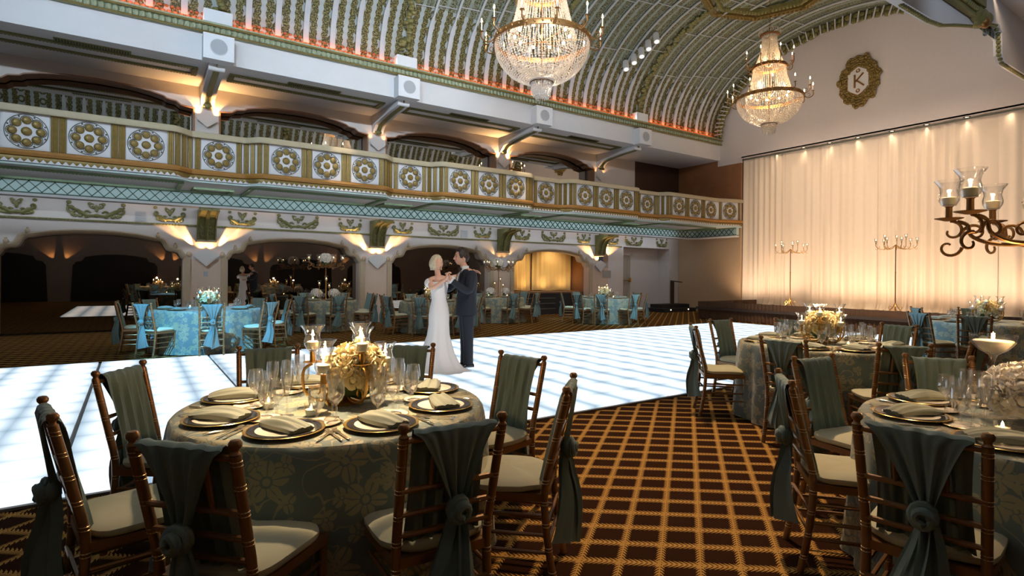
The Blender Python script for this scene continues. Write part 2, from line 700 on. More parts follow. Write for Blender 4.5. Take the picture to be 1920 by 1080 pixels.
# profiles of the arches, half of each, from the crown outwards
LOW_OUT = [(0, 2.46), (.4, 2.45), (.8, 2.41), (1.1, 2.355), (1.22, 2.33), (1.33, 2.325), (1.41, 2.28), (1.45, 2.2), (1.49, 2.13),
           (1.56, 2.09), (1.67, 2.09), (1.75, 2.05), (1.79, 1.98), (1.83, 1.92), (1.87, 1.90)]
LOW_IN = [(0, 2.36), (.4, 2.35), (.8, 2.31), (1.07, 2.26), (1.17, 2.235), (1.27, 2.225), (1.32, 2.18), (1.355, 2.1), (1.40, 2.03),
          (1.48, 1.99), (1.58, 1.985), (1.66, 1.95), (1.70, 1.88), (1.74, 1.82), (1.77, 1.80)]
UP_IN = [(0, 6.03), (.6, 6.01), (1.05, 5.95), (1.33, 5.88), (1.40, 5.83), (1.6, 5.80), (1.70, 5.72), (1.86, 5.70), (2.0, 5.68)]


def full(h):
    return [(-x, z) for x, z in reversed(h[1:])] + list(h)


w = MB()
for k, bx in enumerate(BAY[:4]):
    pr = [(bx + x, z) for x, z in full(LOW_IN)]
    w.prism([(bx - 2.285, 3.4)] + [(bx - 2.285, 1.8)] + pr + [(bx + 2.285, 1.8), (bx + 2.285, 3.4)], WY, WY + .3)
    pu = [(bx + x, z) for x, z in full(UP_IN)]
    w.prism([(bx - 2.285, 6.3), (bx - 2.285, 5.68)] + pu + [(bx + 2.285, 5.68), (bx + 2.285, 6.3)], WY, WY + .3)
pw = MB()
for px in PIER:
    pw.box(px - .515, px + .515, WY, WY + .3, 0, 1.8)
    w.box(px - .285, px + .285, WY, WY + .3, 3.4, 5.68)
# beyond the last pier: recess with the door
w.box(15.775, 16.62, WY, WY + .3, 0, 3.4)
w.box(19.42, 20.2, WY, WY + .3, 0, 3.4)
w.box(16.62, 19.42, WY, WY + .3, 2.67, 3.4)
w.box(16.5, 19.6, WY + .62, WY + .7, 0, 2.8)
w.box(16.52, 16.62, WY + .3, WY + .7, 0, 2.7)
w.box(19.42, 19.52, WY + .3, WY + .7, 0, 2.7)
w.box(16.6, 19.5, WY + .3, WY + .7, 2.67, 2.75)
w.box(15.545, 17.25, WY, WY + .3, 3.4, 6.3)
w.box(-9, -5.3, WY, WY + .3, 0, 6.3)
w.box(-5.3, -3.53, WY, WY + .3, 0, 6.3)
struct(w.build('wall_left', M['wallwarm'], smooth=False))
struct(pw.build('wall_left.001', M['pier'], smooth=False))
# upper back recess: brown lining behind the upper arches, closed by mirrors
r = MB()
r.box(-3.1, 20.2, WY + .3, WY + 1.0, 6.04, 6.12)
for px in PIER:
    r.box(px - .3, px + .3, WY + .3, WY + .5, 3.55, 6.1)
r.box(17.25, 20.2, WY + .0, WY + .1, 3.55, 6.3)
r.box(-3.1, 20.2, WY + .95, WY + 1.05, 3.5, 6.12)
struct(r.build('trim_1', M['darkbrown'], smooth=False))
r = MB()
for bx in BAY[:4]:
    o = full(UP_IN)
    for (a, b), (c, d) in zip(o[:-1], o[1:]):
        r.bar((bx + a, WY + .16, b - .012), (bx + c, WY + .16, d - .012), .4, .03)
    for s in (-1, 1):
        r.box(bx + s * 1.99 - .02, bx + s * 1.99 + .02, WY - .03, WY + .35, 3.55, 5.69)
struct(r.build('trim_2', M['brown'], smooth=False))

ORD = ['leftmost', 'second', 'third', 'fourth']
for k, bx in enumerate(BAY[:3]):
    m = MB()
    m.prism([(bx - 1.85, .05)] + [(bx + x, z + .06) for x, z in full(LOW_IN)] + [(bx + 1.85, .05)], WY + .303, WY + .33)
    tag(m.build('arch_mirror', M['mirror'], smooth=False), ['dark mirror filling the leftmost ground floor arch',
        'dark mirror in the ground floor arch left of the dancing couple',
        'dark mirror in the ground floor arch behind the dancing couple'][k], 'mirror', 'smoked mirrors in the lower arcade')
for k, bx in enumerate(BAY[:4]):
    m = MB().box(bx - 1.98, bx + 1.98, WY + .42, WY + .45, 3.6, 6.03)
    tag(m.build('balcony_mirror', M['upmirror'], smooth=False), ['mirror behind the balcony in the leftmost upper arch',
        'mirror behind the balcony in the second upper arch from the left',
        'mirror behind the balcony in the third upper arch from the left',
        'mirror behind the balcony in the upper arch nearest the stage'][k], 'mirror', 'mirrors behind the balcony')

# arch mouldings with their finials and the tan pier strips
for k, bx in enumerate(BAY[:4]):
    t = MB()
    o, i = full(LOW_OUT), full(LOW_IN)
    n = len(o)
    vs, fs = [], []
    for (a, b), (c, d) in zip(o, i):
        vs += [(bx + a, WY - .015, b), (bx + (a * .75 + c * .25), WY - .075, b * .75 + d * .25), (bx + (a * .3 + c * .7), WY - .06, b * .3 + d * .7),
               (bx + c, WY - .01, d)]
    for j in range(n - 1):
        for q in range(3):
            fs.append((j * 4 + q, j * 4 + q + 1, j * 4 + 5 + q, j * 4 + 4 + q))
    t.add(vs, fs)
    for s in (-1, 1):
        t.box(bx + s * 1.86 - .075, bx + s * 1.86 + .075, WY - .05, WY + .01, 0, 1.9)
        t.ball((bx + s * 1.90, WY - .03, 1.93), .07, sq=(.9, .7, 1.2))
    tr = struct(t.build('trim_%d' % (k + 3), M['trim']))
    for s in (-1, 1):
        for a, b in ((1.235, 2.36), (1.60, 2.12)):
            MB().ball((bx + s * a, WY - .05, b), .055, sq=(.9, .7, 1.25)).ball((bx + s * a, WY - .05, b + .07), .025).build('finial', M['trim'], tr)

# frieze string course
s_ = MB()
s_.box(-5, 16.5, WY - .035, WY + .005, 2.645, 2.685)
for q in range(330):
    s_.ball((-4.9 + q * .065, WY - .04, 2.665), .016, 5, 4)
struct(s_.build('trim_7', M['goldgreen']))


def scroll(mb, c, s, rr, a0, a1, r0, r1, y, n=14, th=.02):
    """a volute in the XZ plane"""
    pts, rs = [], []
    for q in range(n):
        t = q / (n - 1)
        a = lerp(a0, a1, t)
        r_ = lerp(r0, r1, t)
        pts.append((c[0] + s * r_ * cos(a), y, c[1] + r_ * sin(a)))
        rs.append(th * lerp(1., .55, t))
    mb.tube(pts, rs, 5)


def frieze_scroll(name, cx, wd, label):
    m = MB()
    y = WY - .03
    hh = wd / 1.1
    for s in (-1, 1):
        pts = [(cx + s * wd * t, y, 2.78 + .02 * hh * cos(t * 20) + 1.15 * (t ** 2.2) * hh) for t in [.0, .08, .16, .24, .32, .4, .46, .5]]
        m.tube(pts, [.035, .03, .035, .045, .04, .035, .03, .02], 6)
        scroll(m, (cx + s * wd * .42, 2.93), s, 0, -1.8, 4.5, .10 * hh, .02, y, th=.028)
        scroll(m, (cx + s * wd * .36, 2.80), s, 0, 2.6, -3.4, .09 * hh, .02, y, th=.028)
        scroll(m, (cx + s * wd * .17, 2.83), s, 0, 3.0, -2.6, .075 * hh, .015, y, th=.024)
        for a, b, r_ in ((.47, 3.07, .05), (.40, 2.80, .05), (.28, 2.77, .045), (.17, 2.76, .045), (.30, 2.86, .04), (.06, 2.98, .04), (.12, 3.06, .04)):
            m.ball((cx + s * wd * a, y, b), r_ * (.6 + .4 * hh), 7, 5, (1.1, .5, .9))
        scroll(m, (cx + s * wd * .07, 3.03), s, 0, -1.6, 3.0, .07 * hh, .02, y, th=.02)
    m.ball((cx, y, 2.95), .04, 7, 5, (1, .6, 2.2)).ball((cx, y, 2.79), .05, 7, 5, (1.3, .6, .9))
    return tag(m.build(name, M['goldgreen']), label, 'ornament', 'gilt scrolls on the frieze')


pos = [['above the crown of the leftmost arch', 'above the left shoulder of the leftmost arch', 'above the right shoulder of the leftmost arch'],
       ['above the crown of the arch left of the dancing couple', 'left over the arch left of the dancing couple', 'right over the arch left of the dancing couple'],
       ['above the crown of the arch behind the couple', 'left over the arch behind the couple', 'right over the arch behind the couple'],
       ['above the curtained arch at its crown', 'above the left end of the curtained arch', 'above the right end of the curtained arch']]
for k, bx in enumerate(BAY[:4]):
    frieze_scroll('frieze_scroll', bx, 1.1, 'broad gilt scroll relief ' + pos[k][0])
    frieze_scroll('frieze_scroll', bx - 1.43, .66, 'small gilt scroll relief ' + pos[k][1])
    frieze_scroll('frieze_scroll', bx + 1.48, .66, 'small gilt scroll relief ' + pos[k][2])
frieze_scroll('frieze_scroll', 17.2, 1.0, 'broad gilt scroll relief over the panelled door recess')
frieze_scroll('frieze_scroll', 18.9, .66, 'small gilt scroll relief right of the door recess')
frieze_scroll('frieze_scroll', 16.0, .6, 'small gilt scroll relief just right of the last corbel')

for k, (bx, lab) in enumerate(((BAY[0] + .87, 'square white vent grille above the leftmost arch'), (BAY[2] + .78, 'square white vent grille above the arch behind the couple'))):
    v = thing('vent_grille', lab, 'vent', (bx, WY, 2.835))
    MB().box(-.135, .135, -.02, 0, -.125, .125).build('frame', M['wall'], v, False)
    g = MB()
    for q in range(9):
        g.box(-.11, .11, -.028, -.018, -.1 + q * .025 - .006, -.1 + q * .025 + .006)
    g.build('louvre', M['grille'], v, False)

# corbels and wall sconces
whr = ['left of the leftmost arch', 'between the two left mirror arches', 'left of the couple between mirror arches',
       'right of the groom beside the curtained arch', 'right of the curtained arch near the stage']
for k, px in enumerate(PIER):
    if k == 0:
        continue
    c = thing('corbel', 'tall green gilt corbel ' + whr[k], 'corbel', (px, WY, 0), 0, 'gilt corbels under the balcony')
    P = [(0, 2.30), (-.13, 2.30), (-.16, 2.5), (-.20, 2.66), (-.30, 2.82), (-.46, 2.93), (-.70, 2.985), (-.88, 3.0), (-.88, 3.07), (0, 3.07)]
    MB().prism(P, -.2, .2, 'x').build('bracket', M['goldgreen'], c, False)
    b = MB()
    for s in (-1, 1):
        sc_ = [(s * .2, y - .01, z) for y, z in P[1:8]]
        b.tube(sc_, .028, 6)
        scroll(b, (0 + s * .085, 2.47), s, 0, -2, 4, .08, .02, -.165, th=.02)
        scroll(b, (0 + s * .085, 2.64), s, 0, 2, -4, .08, .02, -.205, th=.02)
    b.tube([(0, y - .02, z) for y, z in P[1:8]], [.05, .045, .06, .05, .045, .04, .035], 6)
    b.build('leaf_relief', M['goldgreen'], c)
    MB().box(-.23, .23, -.17, 0, 2.245, 2.305).build('base_cap', M['trim'], c, False)


def shield_mesh(w_, z0, z1, zt):
    m = MB()
    P = [(-w_, z1), (-w_ * .55, z1 + .07), (0, zt), (w_ * .55, z1 + .07), (w_, z1), (w_, z1 - .06), (w_ * .45, lerp(z0, z1, .36)), (0, z0),
         (-w_ * .45, lerp(z0, z1, .36)), (-w_, z1 - .06)]
    m.prism(P, -.13, -.105)
    for (a, b), (c, d) in zip(P[5:], P[6:] + P[:1]):
        m.bar((a, -.115, b), (c, -.115, d), .02, .03)
    Q = [(w_, z1 - .06), (0, z0), (-w_, z1 - .06)]
    m.add([(-w_, -.11, z1 - .06), (-w_ * .9, 0, z1 - .10), (0, 0, z0 + .02), (0, -.12, z0), (w_, -.11, z1 - .06), (w_ * .9, 0, z1 - .10)],
          [(0, 1, 2, 3), (3, 2, 5, 4)])
    return m


for k, px in enumerate(PIER):
    if k == 0:
        continue
    lo = thing('wall_sconce', 'shield uplight on the lower pier ' + ['', 'left of the bride, between the two left arches', 'just left of the dancing couple', 'behind the tall flowers right of the groom', 'right of the curtained arch'][k], 'wall light', (px, WY, 0), 0, 'lower pier uplights')
    shield_mesh(.27, 1.64, 1.95, 2.08).build('shade', M['wall'], lo, False)
    up = thing('wall_sconce', 'shield shaped plaster uplight on the upper pier ' + ['', 'first from the left behind the balcony', 'second from the left behind the balcony', 'third from the left behind the balcony', 'nearest the stage behind the balcony'][k], 'wall light', (px, WY, 0), 0, 'upper pier uplights')
    shield_mesh(.23, 5.22, 5.46, 5.58).build('shade', M['wallwarm'], up, False)
    for o_, zb in ((lo, 1.9), (up, 5.42)):
        MB().box(-.1, .1, -.10, -.02, zb - .05, zb).build('lamp_tray', M['brass'], o_, False)

p_ = MB().box(15.48, 15.92, WY - .015, WY, 1.40, 1.69)
tag(p_.build('wall_plaque', M['panelline'], smooth=False), 'grey rectangular plaque on the wall right of the curtained arch', 'plaque')
p_ = MB().box(1.50, 1.60, WY - .012, WY, 1.37, 1.50)
tag(p_.build('switch_plate', M['grille'], smooth=False), 'small grey switch plate low on the left pier', 'switch plate')

# ----- alcove behind the fourth lower arch: platform and gold curtain
bx = BAY[3]
a = MB()
a.box(bx - 2.28, bx + 2.28, WY + 1.5, WY + 1.56, 0, 2.8)
for s in (-1, 1):
    a.box(bx + s * 2.1 - .03, bx + s * 2.1 + .03, WY + .3, WY + 1.5, 0, 2.8)
a.box(bx - 2.1, bx + 2.1, WY + .3, WY + 1.5, 2.62, 2.7)
struct(a.build('trim_8', M['brown'], smooth=False))
pl = thing('platform', 'black raised platform filling the curtained arch', 'platform', (bx, WY + .9, 0))
MB().box(-2.0, 2.0, -.55, .55, .80, .86).build('deck', M['stagetop'], pl, False)
MB().box(-2.0, 2.0, -.53, -.51, 0, .80).build('skirt', M['black'], pl, False)
for q in range(3):
    MB().box(-1.2, .4, -.56, -.53, .2 + q * .2, .23 + q * .2).build('skirt_strip', M['frameline'], pl, False)


def drape(x0, x1, z0, z1, per=.11, amp=.035, seed=1, pool=.0):
    """hanging cloth in the XZ plane with folds in y"""
    rnd = random.Random(seed)
    n = int((x1 - x0) / per * 8)
    ph = [rnd.uniform(0, 6.28) for _ in range(4)]
    rows = []
    zs = [z0, z0 + .03, z0 + .10, z0 + .25, z0 + .6] + [lerp(z0 + .6, z1, t) for t in (.2, .4, .6, .8, .95, 1.)]
    for z in zs:
        t = (z - z0) / (z1 - z0)
        row = []
        for i in range(n + 1):
            x = lerp(x0, x1, i / n)
            wv = sin(2 * PI * x / per + ph[0] + .9 * sin(x * 3.1 + ph[1])) * (.55 + .45 * sin(x * 2.3 + ph[2])) + .5 * sin(x * 7.7 + ph[3] + 1.2 * t)
            y = amp * wv * lerp(1.25, .8, t)
            if pool and z < z0 + .26:
                q = 1 - (z - z0) / .26
                y -= pool * q * q * (1 + .6 * sin(x * 9 + ph[1]))
            row.append((x, y, z + (.012 * sin(x * 11) if z == z0 else 0)))
        rows.append(row)
    m = MB().grid(rows)
    return m


for s, lab in ((-1, 'left gold curtain closing the arch near the stage'), (1, 'right gold curtain closing the arch near the stage')):
    d_ = drape(-.99 if s < 0 else .0, 0 if s < 0 else .99, .88, 2.6, .11, .055, 5 + s)
    d_.v = [(x * 2., y, z) for x, y, z in d_.v]
    tag(d_.build('alcove_curtain', M['alcove'], loc=(bx, WY + 1.35, 0), fix=False), lab, 'curtain', 'gold curtains in the arch')

# ----- door recess
d = thing('door_1', None, None, (17.18, WY + .60, 0))
struct(d)
MB().box(-.42, .42, -.02, .02, 0, 2.36).build('leaf', M['door'], d, False)
f_ = MB()
f_.box(-.50, -.42, -.04, .02, 0, 2.44).box(.42, .50, -.04, .02, 0, 2.44).box(-.5, .5, -.04, .02, 2.36, 2.44)
f_.build('frame', M['wallwarm'], d, False)
f_ = MB()
for z0, z1 in ((.25, 1.1), (1.42, 2.2)):
    f_.box(-.28, .28, -.035, -.02, z0, z0 + .03).box(-.28, .28, -.035, -.02, z1, z1 + .03)
    f_.box(-.28, -.25, -.035, -.02, z0, z1).box(.25, .28, -.035, -.02, z0, z1)
f_.build('panel_moulding', M['door'], d, False)
MB().tube([(-.38, -.10, 1.3), (.38, -.10, 1.3)], .022, 8).box(-.41, -.35, -.12, -.02, 1.22, 1.40).box(.35, .41, -.12, -.02, 1.22, 1.40).build('push_bar', M['brass'], d, False)
MB().box(-.42, -.36, -.06, -.02, 2.2, 2.36).build('door_closer', M['brass'], d, False)

# ----- steps with a rail beside the stage
st = thing('steps', 'low black steps with step lights left of the stage', 'steps', (18.9, 15.75, 0))
MB().box(-1.0, 1.0, -.30, .72, .0, .15).build('step', M['black'], st, False)
MB().box(-.7, 1.0, .05, .72, .15, .30).build('step', M['black'], st, False)
for x in (-.6, .5):
    MB().ball((x, -.305, .10), .028, 8, 5).build('step_light', emit('step_lamp_glow', (1, .85, .6), 2.), st)
hr = thing('handrail', 'dark wooden handrail post on the steps left of the stage', 'handrail', (19.15, 16.1, .301))
MB().box(-.06, .06, -.06, .06, 0, .98).build('post', M['darkbrown'], hr, False)
MB().bar((-.12, 0, .99), (.22, -.35, .93), .09, .05).build('rail_cap', M['darkbrown'], hr, False)

# ------------------------------------------------------------------ balcony
def sstep(t):
    t = max(0., min(1., t))
    return t * t * (3 - 2 * t)


def par_y(x):
    dmin = min(abs(x - p) for p in PIER)
    return 13.7 + .30 * (1 - sstep((dmin - .52) / .36))


PATH = []
x = -4.2
while x < 18.76:
    PATH.append((x, par_y(x)))
    x += .06
PATH += [(18.8, 13.7), (19.2, 13.56), (19.6, 13.42), (19.93, 13.36)]
LEN = [0.]
for (a, b), (c, d2) in zip(PATH[:-1], PATH[1:]):
    LEN.append(LEN[-1] + math.hypot(c - a, d2 - b))


def at_x(x):
    """path point and rotation at a given X"""
    for i in range(len(PATH) - 1):
        if PATH[i][0] <= x <= PATH[i + 1][0]:
            t = (x - PATH[i][0]) / (PATH[i + 1][0] - PATH[i][0])
            j, k = max(0, i - 1), min(len(PATH) - 1, i + 2)
            return x, lerp(PATH[i][1], PATH[i + 1][1], t), math.atan2(PATH[k][1] - PATH[j][1], PATH[k][0] - PATH[j][0])
    return PATH[-1][0], PATH[-1][1], -.35


def extrude_path(prof, path=None):
    """prof [(outward offset, z)]; outward is towards the room (-y side of the path)"""
    path = path or PATH
    m = MB()
    rows = []
    for i, (x, y) in enumerate(path):
        a, b = path[max(0, i - 1)], path[min(len(path) - 1, i + 1)]
        dx, dy = b[0] - a[0], b[1] - a[1]
        l = math.hypot(dx, dy) or 1
        nx, ny = dy / l, -dx / l
        rows.append([(x + nx * o, y + ny * o, z) for o, z in prof])
    m.grid(rows, closed=True)
    n = len(prof)
    m.f.append(tuple(range(n)))
    m.f.append(tuple(len(m.v) - 1 - q for q in range(n)))
    return m


bal = thing('balcony', 'long balcony with gilt rosette parapet running along the left wall', 'balcony', (0, 0, 0))
sl = MB()
pp = [(x, y + .05) for x, y in PATH]
top = [(x, y, 3.56) for x, y in pp] + [(19.95, 16.49, 3.56), (-4.2, 16.49, 3.56)]
n = len(top)
sl.add(top + [(x, y, 3.43) for x, y, _ in top], [tuple(range(n)), tuple(range(2 * n - 1, n - 1, -1))] + [(q, q + n, (q + 1) % n + n, (q + 1) % n) for q in range(n)])
sl.build('floor_slab', M['white'], bal, False)
extrude_path([(0, 3.50), (0, 4.42), (-.12, 4.42), (-.12, 3.50)]).build('parapet', M['white'], bal)
extrude_path([(.10, 4.395), (.11, 4.44), (.09, 4.515), (.02, 4.54), (-.13, 4.54), (-.16, 4.5), (-.16, 4.40), (-.1, 4.395)]).build('hand_rail', M['railcream'], bal)
extrude_path([(.02, 3.585), (.09, 3.60), (.115, 3.65), (.09, 3.70), (.02, 3.715)]).build('base_moulding', M['amber'], bal)
lb = extrude_path([(.0, 3.47), (.055, 3.485), (.075, 3.53), (.06, 3.585), (.0, 3.585)])
lb.build('leaf_band', M['gold'], bal)
extrude_path([(.02, 3.425), (.05, 3.43), (.05, 3.47), (.0, 3.475), (-.1, 3.475), (-.1, 3.425)]).build('lower_moulding', M['teal'], bal)
de = MB()
rows = [[], []]
q = 0.
i = 0
while q < LEN[-1] - .1:
    while LEN[i + 1] < q:
        i += 1
    t = (q - LEN[i]) / (LEN[i + 1] - LEN[i])
    x, y = lerp(PATH[i][0], PATH[i + 1][0], t), lerp(PATH[i][1], PATH[i + 1][1], t)
    up = len(rows[0]) % 2
    rows[0].append((x, y - .082, 3.474))
    rows[1].append((x, y - .082, 3.545 if up else 3.482))
    q += .055
de.grid(rows)
de.build('dentil_band', M['white'], bal, False, fix=False)

ros = MB()
ros.ball((0, -.012, 0), .082, 12, 6, (1, .5, 1))
for q in range(8):
    a_ = q * PI / 4
    ros.ball((.205 * cos(a_), -.006, .205 * sin(a_)), .076, 10, 6, (1, .5, 1))
ros_me = ros.mesh('rosette', M['gold'])
rng = MB()
rng.tube([(.315 * cos(2 * PI * q / 40), -.012, .315 * sin(2 * PI * q / 40)) for q in range(40)], .008, 5, closed=True)
for q in range(8):
    a_ = (q + .5) * PI / 4
    rng.tube([(.205 * cos(q * PI / 4 + b_) + .0, -.012, .205 * sin(q * PI / 4 + b_)) if False else
              (.205 * cos(q * PI / 4) + .09 * cos(q * PI / 4 + b_), -.012, .205 * sin(q * PI / 4) + .09 * sin(q * PI / 4 + b_)) for b_ in [-1.9 + .38 * z_ for z_ in range(11)]], .007, 5)
    rng.ball((.29 * cos(a_), -.01, .29 * sin(a_)), .017, 6, 4)
rng_me = rng.mesh('rosette_ring', M['frameline'])
pan_me = MB().box(-.335, .335, -.012, 0, -.335, .335).mesh('rosette_panel', M['white'], False)
plm = MB()
for q in range(3):
    plm.tube([((q - 1) * .034, -.018, -.345), ((q - 1) * .034, -.018, .345)], .02, 6)
plm.box(-.055, .055, -.02, 0, -.345, .345)
pil_me = plm.mesh('pilaster', M['gold'])


def child(me, name, parent, loc=(0, 0, 0), rz=0):
    o = bpy.data.objects.new(name, me)
    COL.objects.link(o)
    o.parent = parent
    o.location = loc
    o.rotation_euler = (0, 0, rz)
    return o


rx = []
for bx in BAY:
    rx += [bx - .93, bx, bx + .93]
rx += PIER[1:]
rx += [19.38]
for x in rx:
    if x < -3.0:
        continue
    X, Y, rot = at_x(x)
    nx, ny = sin(rot), -cos(rot)
    p = child(pan_me, 'rosette_panel', bal, (X + nx * .004, Y + ny * .004, 4.055), rot)
    child(ros_me, 'rosette', p, (0, -.012, 0))
    child(rng_me, 'rosette_ring', p, (0, -.004, 0))
pxs = []
for bx in BAY:
    pxs += [bx - 1.36, bx - .525, bx - .405, bx + .405, bx + .525, bx + 1.36, bx + 1.48, bx + 1.60, bx - 1.48, bx - 1.60, bx + 1.72, bx - 1.72]
for p in PIER[1:]:
    pxs += [p - .41, p + .41]
for x in pxs:
    if -2.9 < x < 18.7:
        X, Y, rot = at_x(x)
        child(pil_me, 'pilaster', bal, (X + sin(rot) * .003, Y - cos(rot) * .003, 4.055), rot)
for x in (18.98, 19.82):
    X, Y, rot = at_x(x)
    child(pil_me, 'pilaster', bal, (X + sin(rot) * .003, Y - cos(rot) * .003, 4.055), rot)

# lattice beam under the balcony, turning along the end wall
LP = [(-4.2, 15.6)] + [(-4.2 + .4 * q, 15.6) for q in range(1, 59)] + [(19.25, 15.6)] + \
     [(19.25 + .45 * sin(t * PI / 2 / 6), 15.15 + .45 * cos(t * PI / 2 / 6)) for t in range(1, 7)] + [(19.7, 14.8), (19.7, 14.2), (19.7, 13.4)]
lat = thing('lattice_beam', 'pale beam with dark green lattice along the underside of the balcony', 'beam', (0, 0, 0))
extrude_path([(0, 3.10), (0, 3.42), (-.15, 3.42), (-.15, 3.10)], LP).build('beam', M['teal'], lat)
extrude_path([(.0, 3.05), (.06, 3.06), (.07, 3.09), (.05, 3.115), (0, 3.12), (-.16, 3.12), (-.16, 3.05)], LP).build('lower_moulding', M['white'], lat)
extrude_path([(.0, 3.125), (.022, 3.125), (.022, 3.145), (0, 3.145)], LP).build('green_line', M['darkgreen'], lat, False)
tb = extrude_path([(.0, 3.385), (.05, 3.39), (.06, 3.42), (.0, 3.43)], LP)
tb.build('rope_moulding', M['green'], lat)
LL = [0.]
for (a, b), (c, d2) in zip(LP[:-1], LP[1:]):
    LL.append(LL[-1] + math.hypot(c - a, d2 - b))


def lpt(s, z, off=.012):
    for i in range(len(LL) - 1):
        if s <= LL[i + 1]:
            break
    t = (s - LL[i]) / (LL[i + 1] - LL[i])
    (a, b), (c, d2) = LP[i], LP[i + 1]
    dx, dy = c - a, d2 - b
    l = math.hypot(dx, dy)
    return (lerp(a, c, t) + dy / l * off, lerp(b, d2, t) - dx / l * off, z)


lt = MB()
s0 = .4
while s0 < LL[-1] - .3:
    for a, b in ((0, .24), (.24, 0)):
        lt.bar(lpt(s0 + a, 3.14), lpt(s0 + b, 3.39), .016, .022, (0, 1, 0) if s0 < 23 else (1, 0, 0))
    s0 += .215
lt.build('lattice', M['darkgreen'], lat, False)
# soffit between the wall and the lattice beam, and the coffer frames outside it
MB().box(-4.2, 19.9, 15.76, WY, 3.2, 3.26).build('soffit', M['wall'], lat, False)


def frame_mb(x0, x1, y0, y1, z, wd=.07, th=.04):
    m = MB()
    m.box(x0, x1, y0, y0 + wd, z - th, z).box(x0, x1, y1 - wd, y1, z - th, z).box(x0, x0 + wd, y0 + wd, y1 - wd, z - th, z).box(x1 - wd, x1, y0 + wd, y1 - wd, z - th, z)
    nx_ = int((x1 - x0) / .06)
    for q in range(nx_):
        for y in (y0 + wd / 2, y1 - wd / 2):
            m.cbox(x0 + (q + .5) * .06, y, z - th, .035, wd * 1.15, .02)
    ny_ = int((y1 - y0) / .06)
    for q in range(ny_):
        for x in (x0 + wd / 2, x1 - wd / 2):
            m.cbox(x, y0 + (q + .5) * .06, z - th, wd * 1.15, .035, .02)
    return m


for bx in BAY:
    frame_mb(bx - 1.62, min(bx + 1.62, 19.5), 13.95, 15.45, 3.428, .08).build('coffer_frame', M['green'], bal, False)
for p in PIER[1:]:
    frame_mb(p - .42, p + .42, 14.75, 15.45, 3.428, .08).build('coffer_frame', M['green'], bal, False)

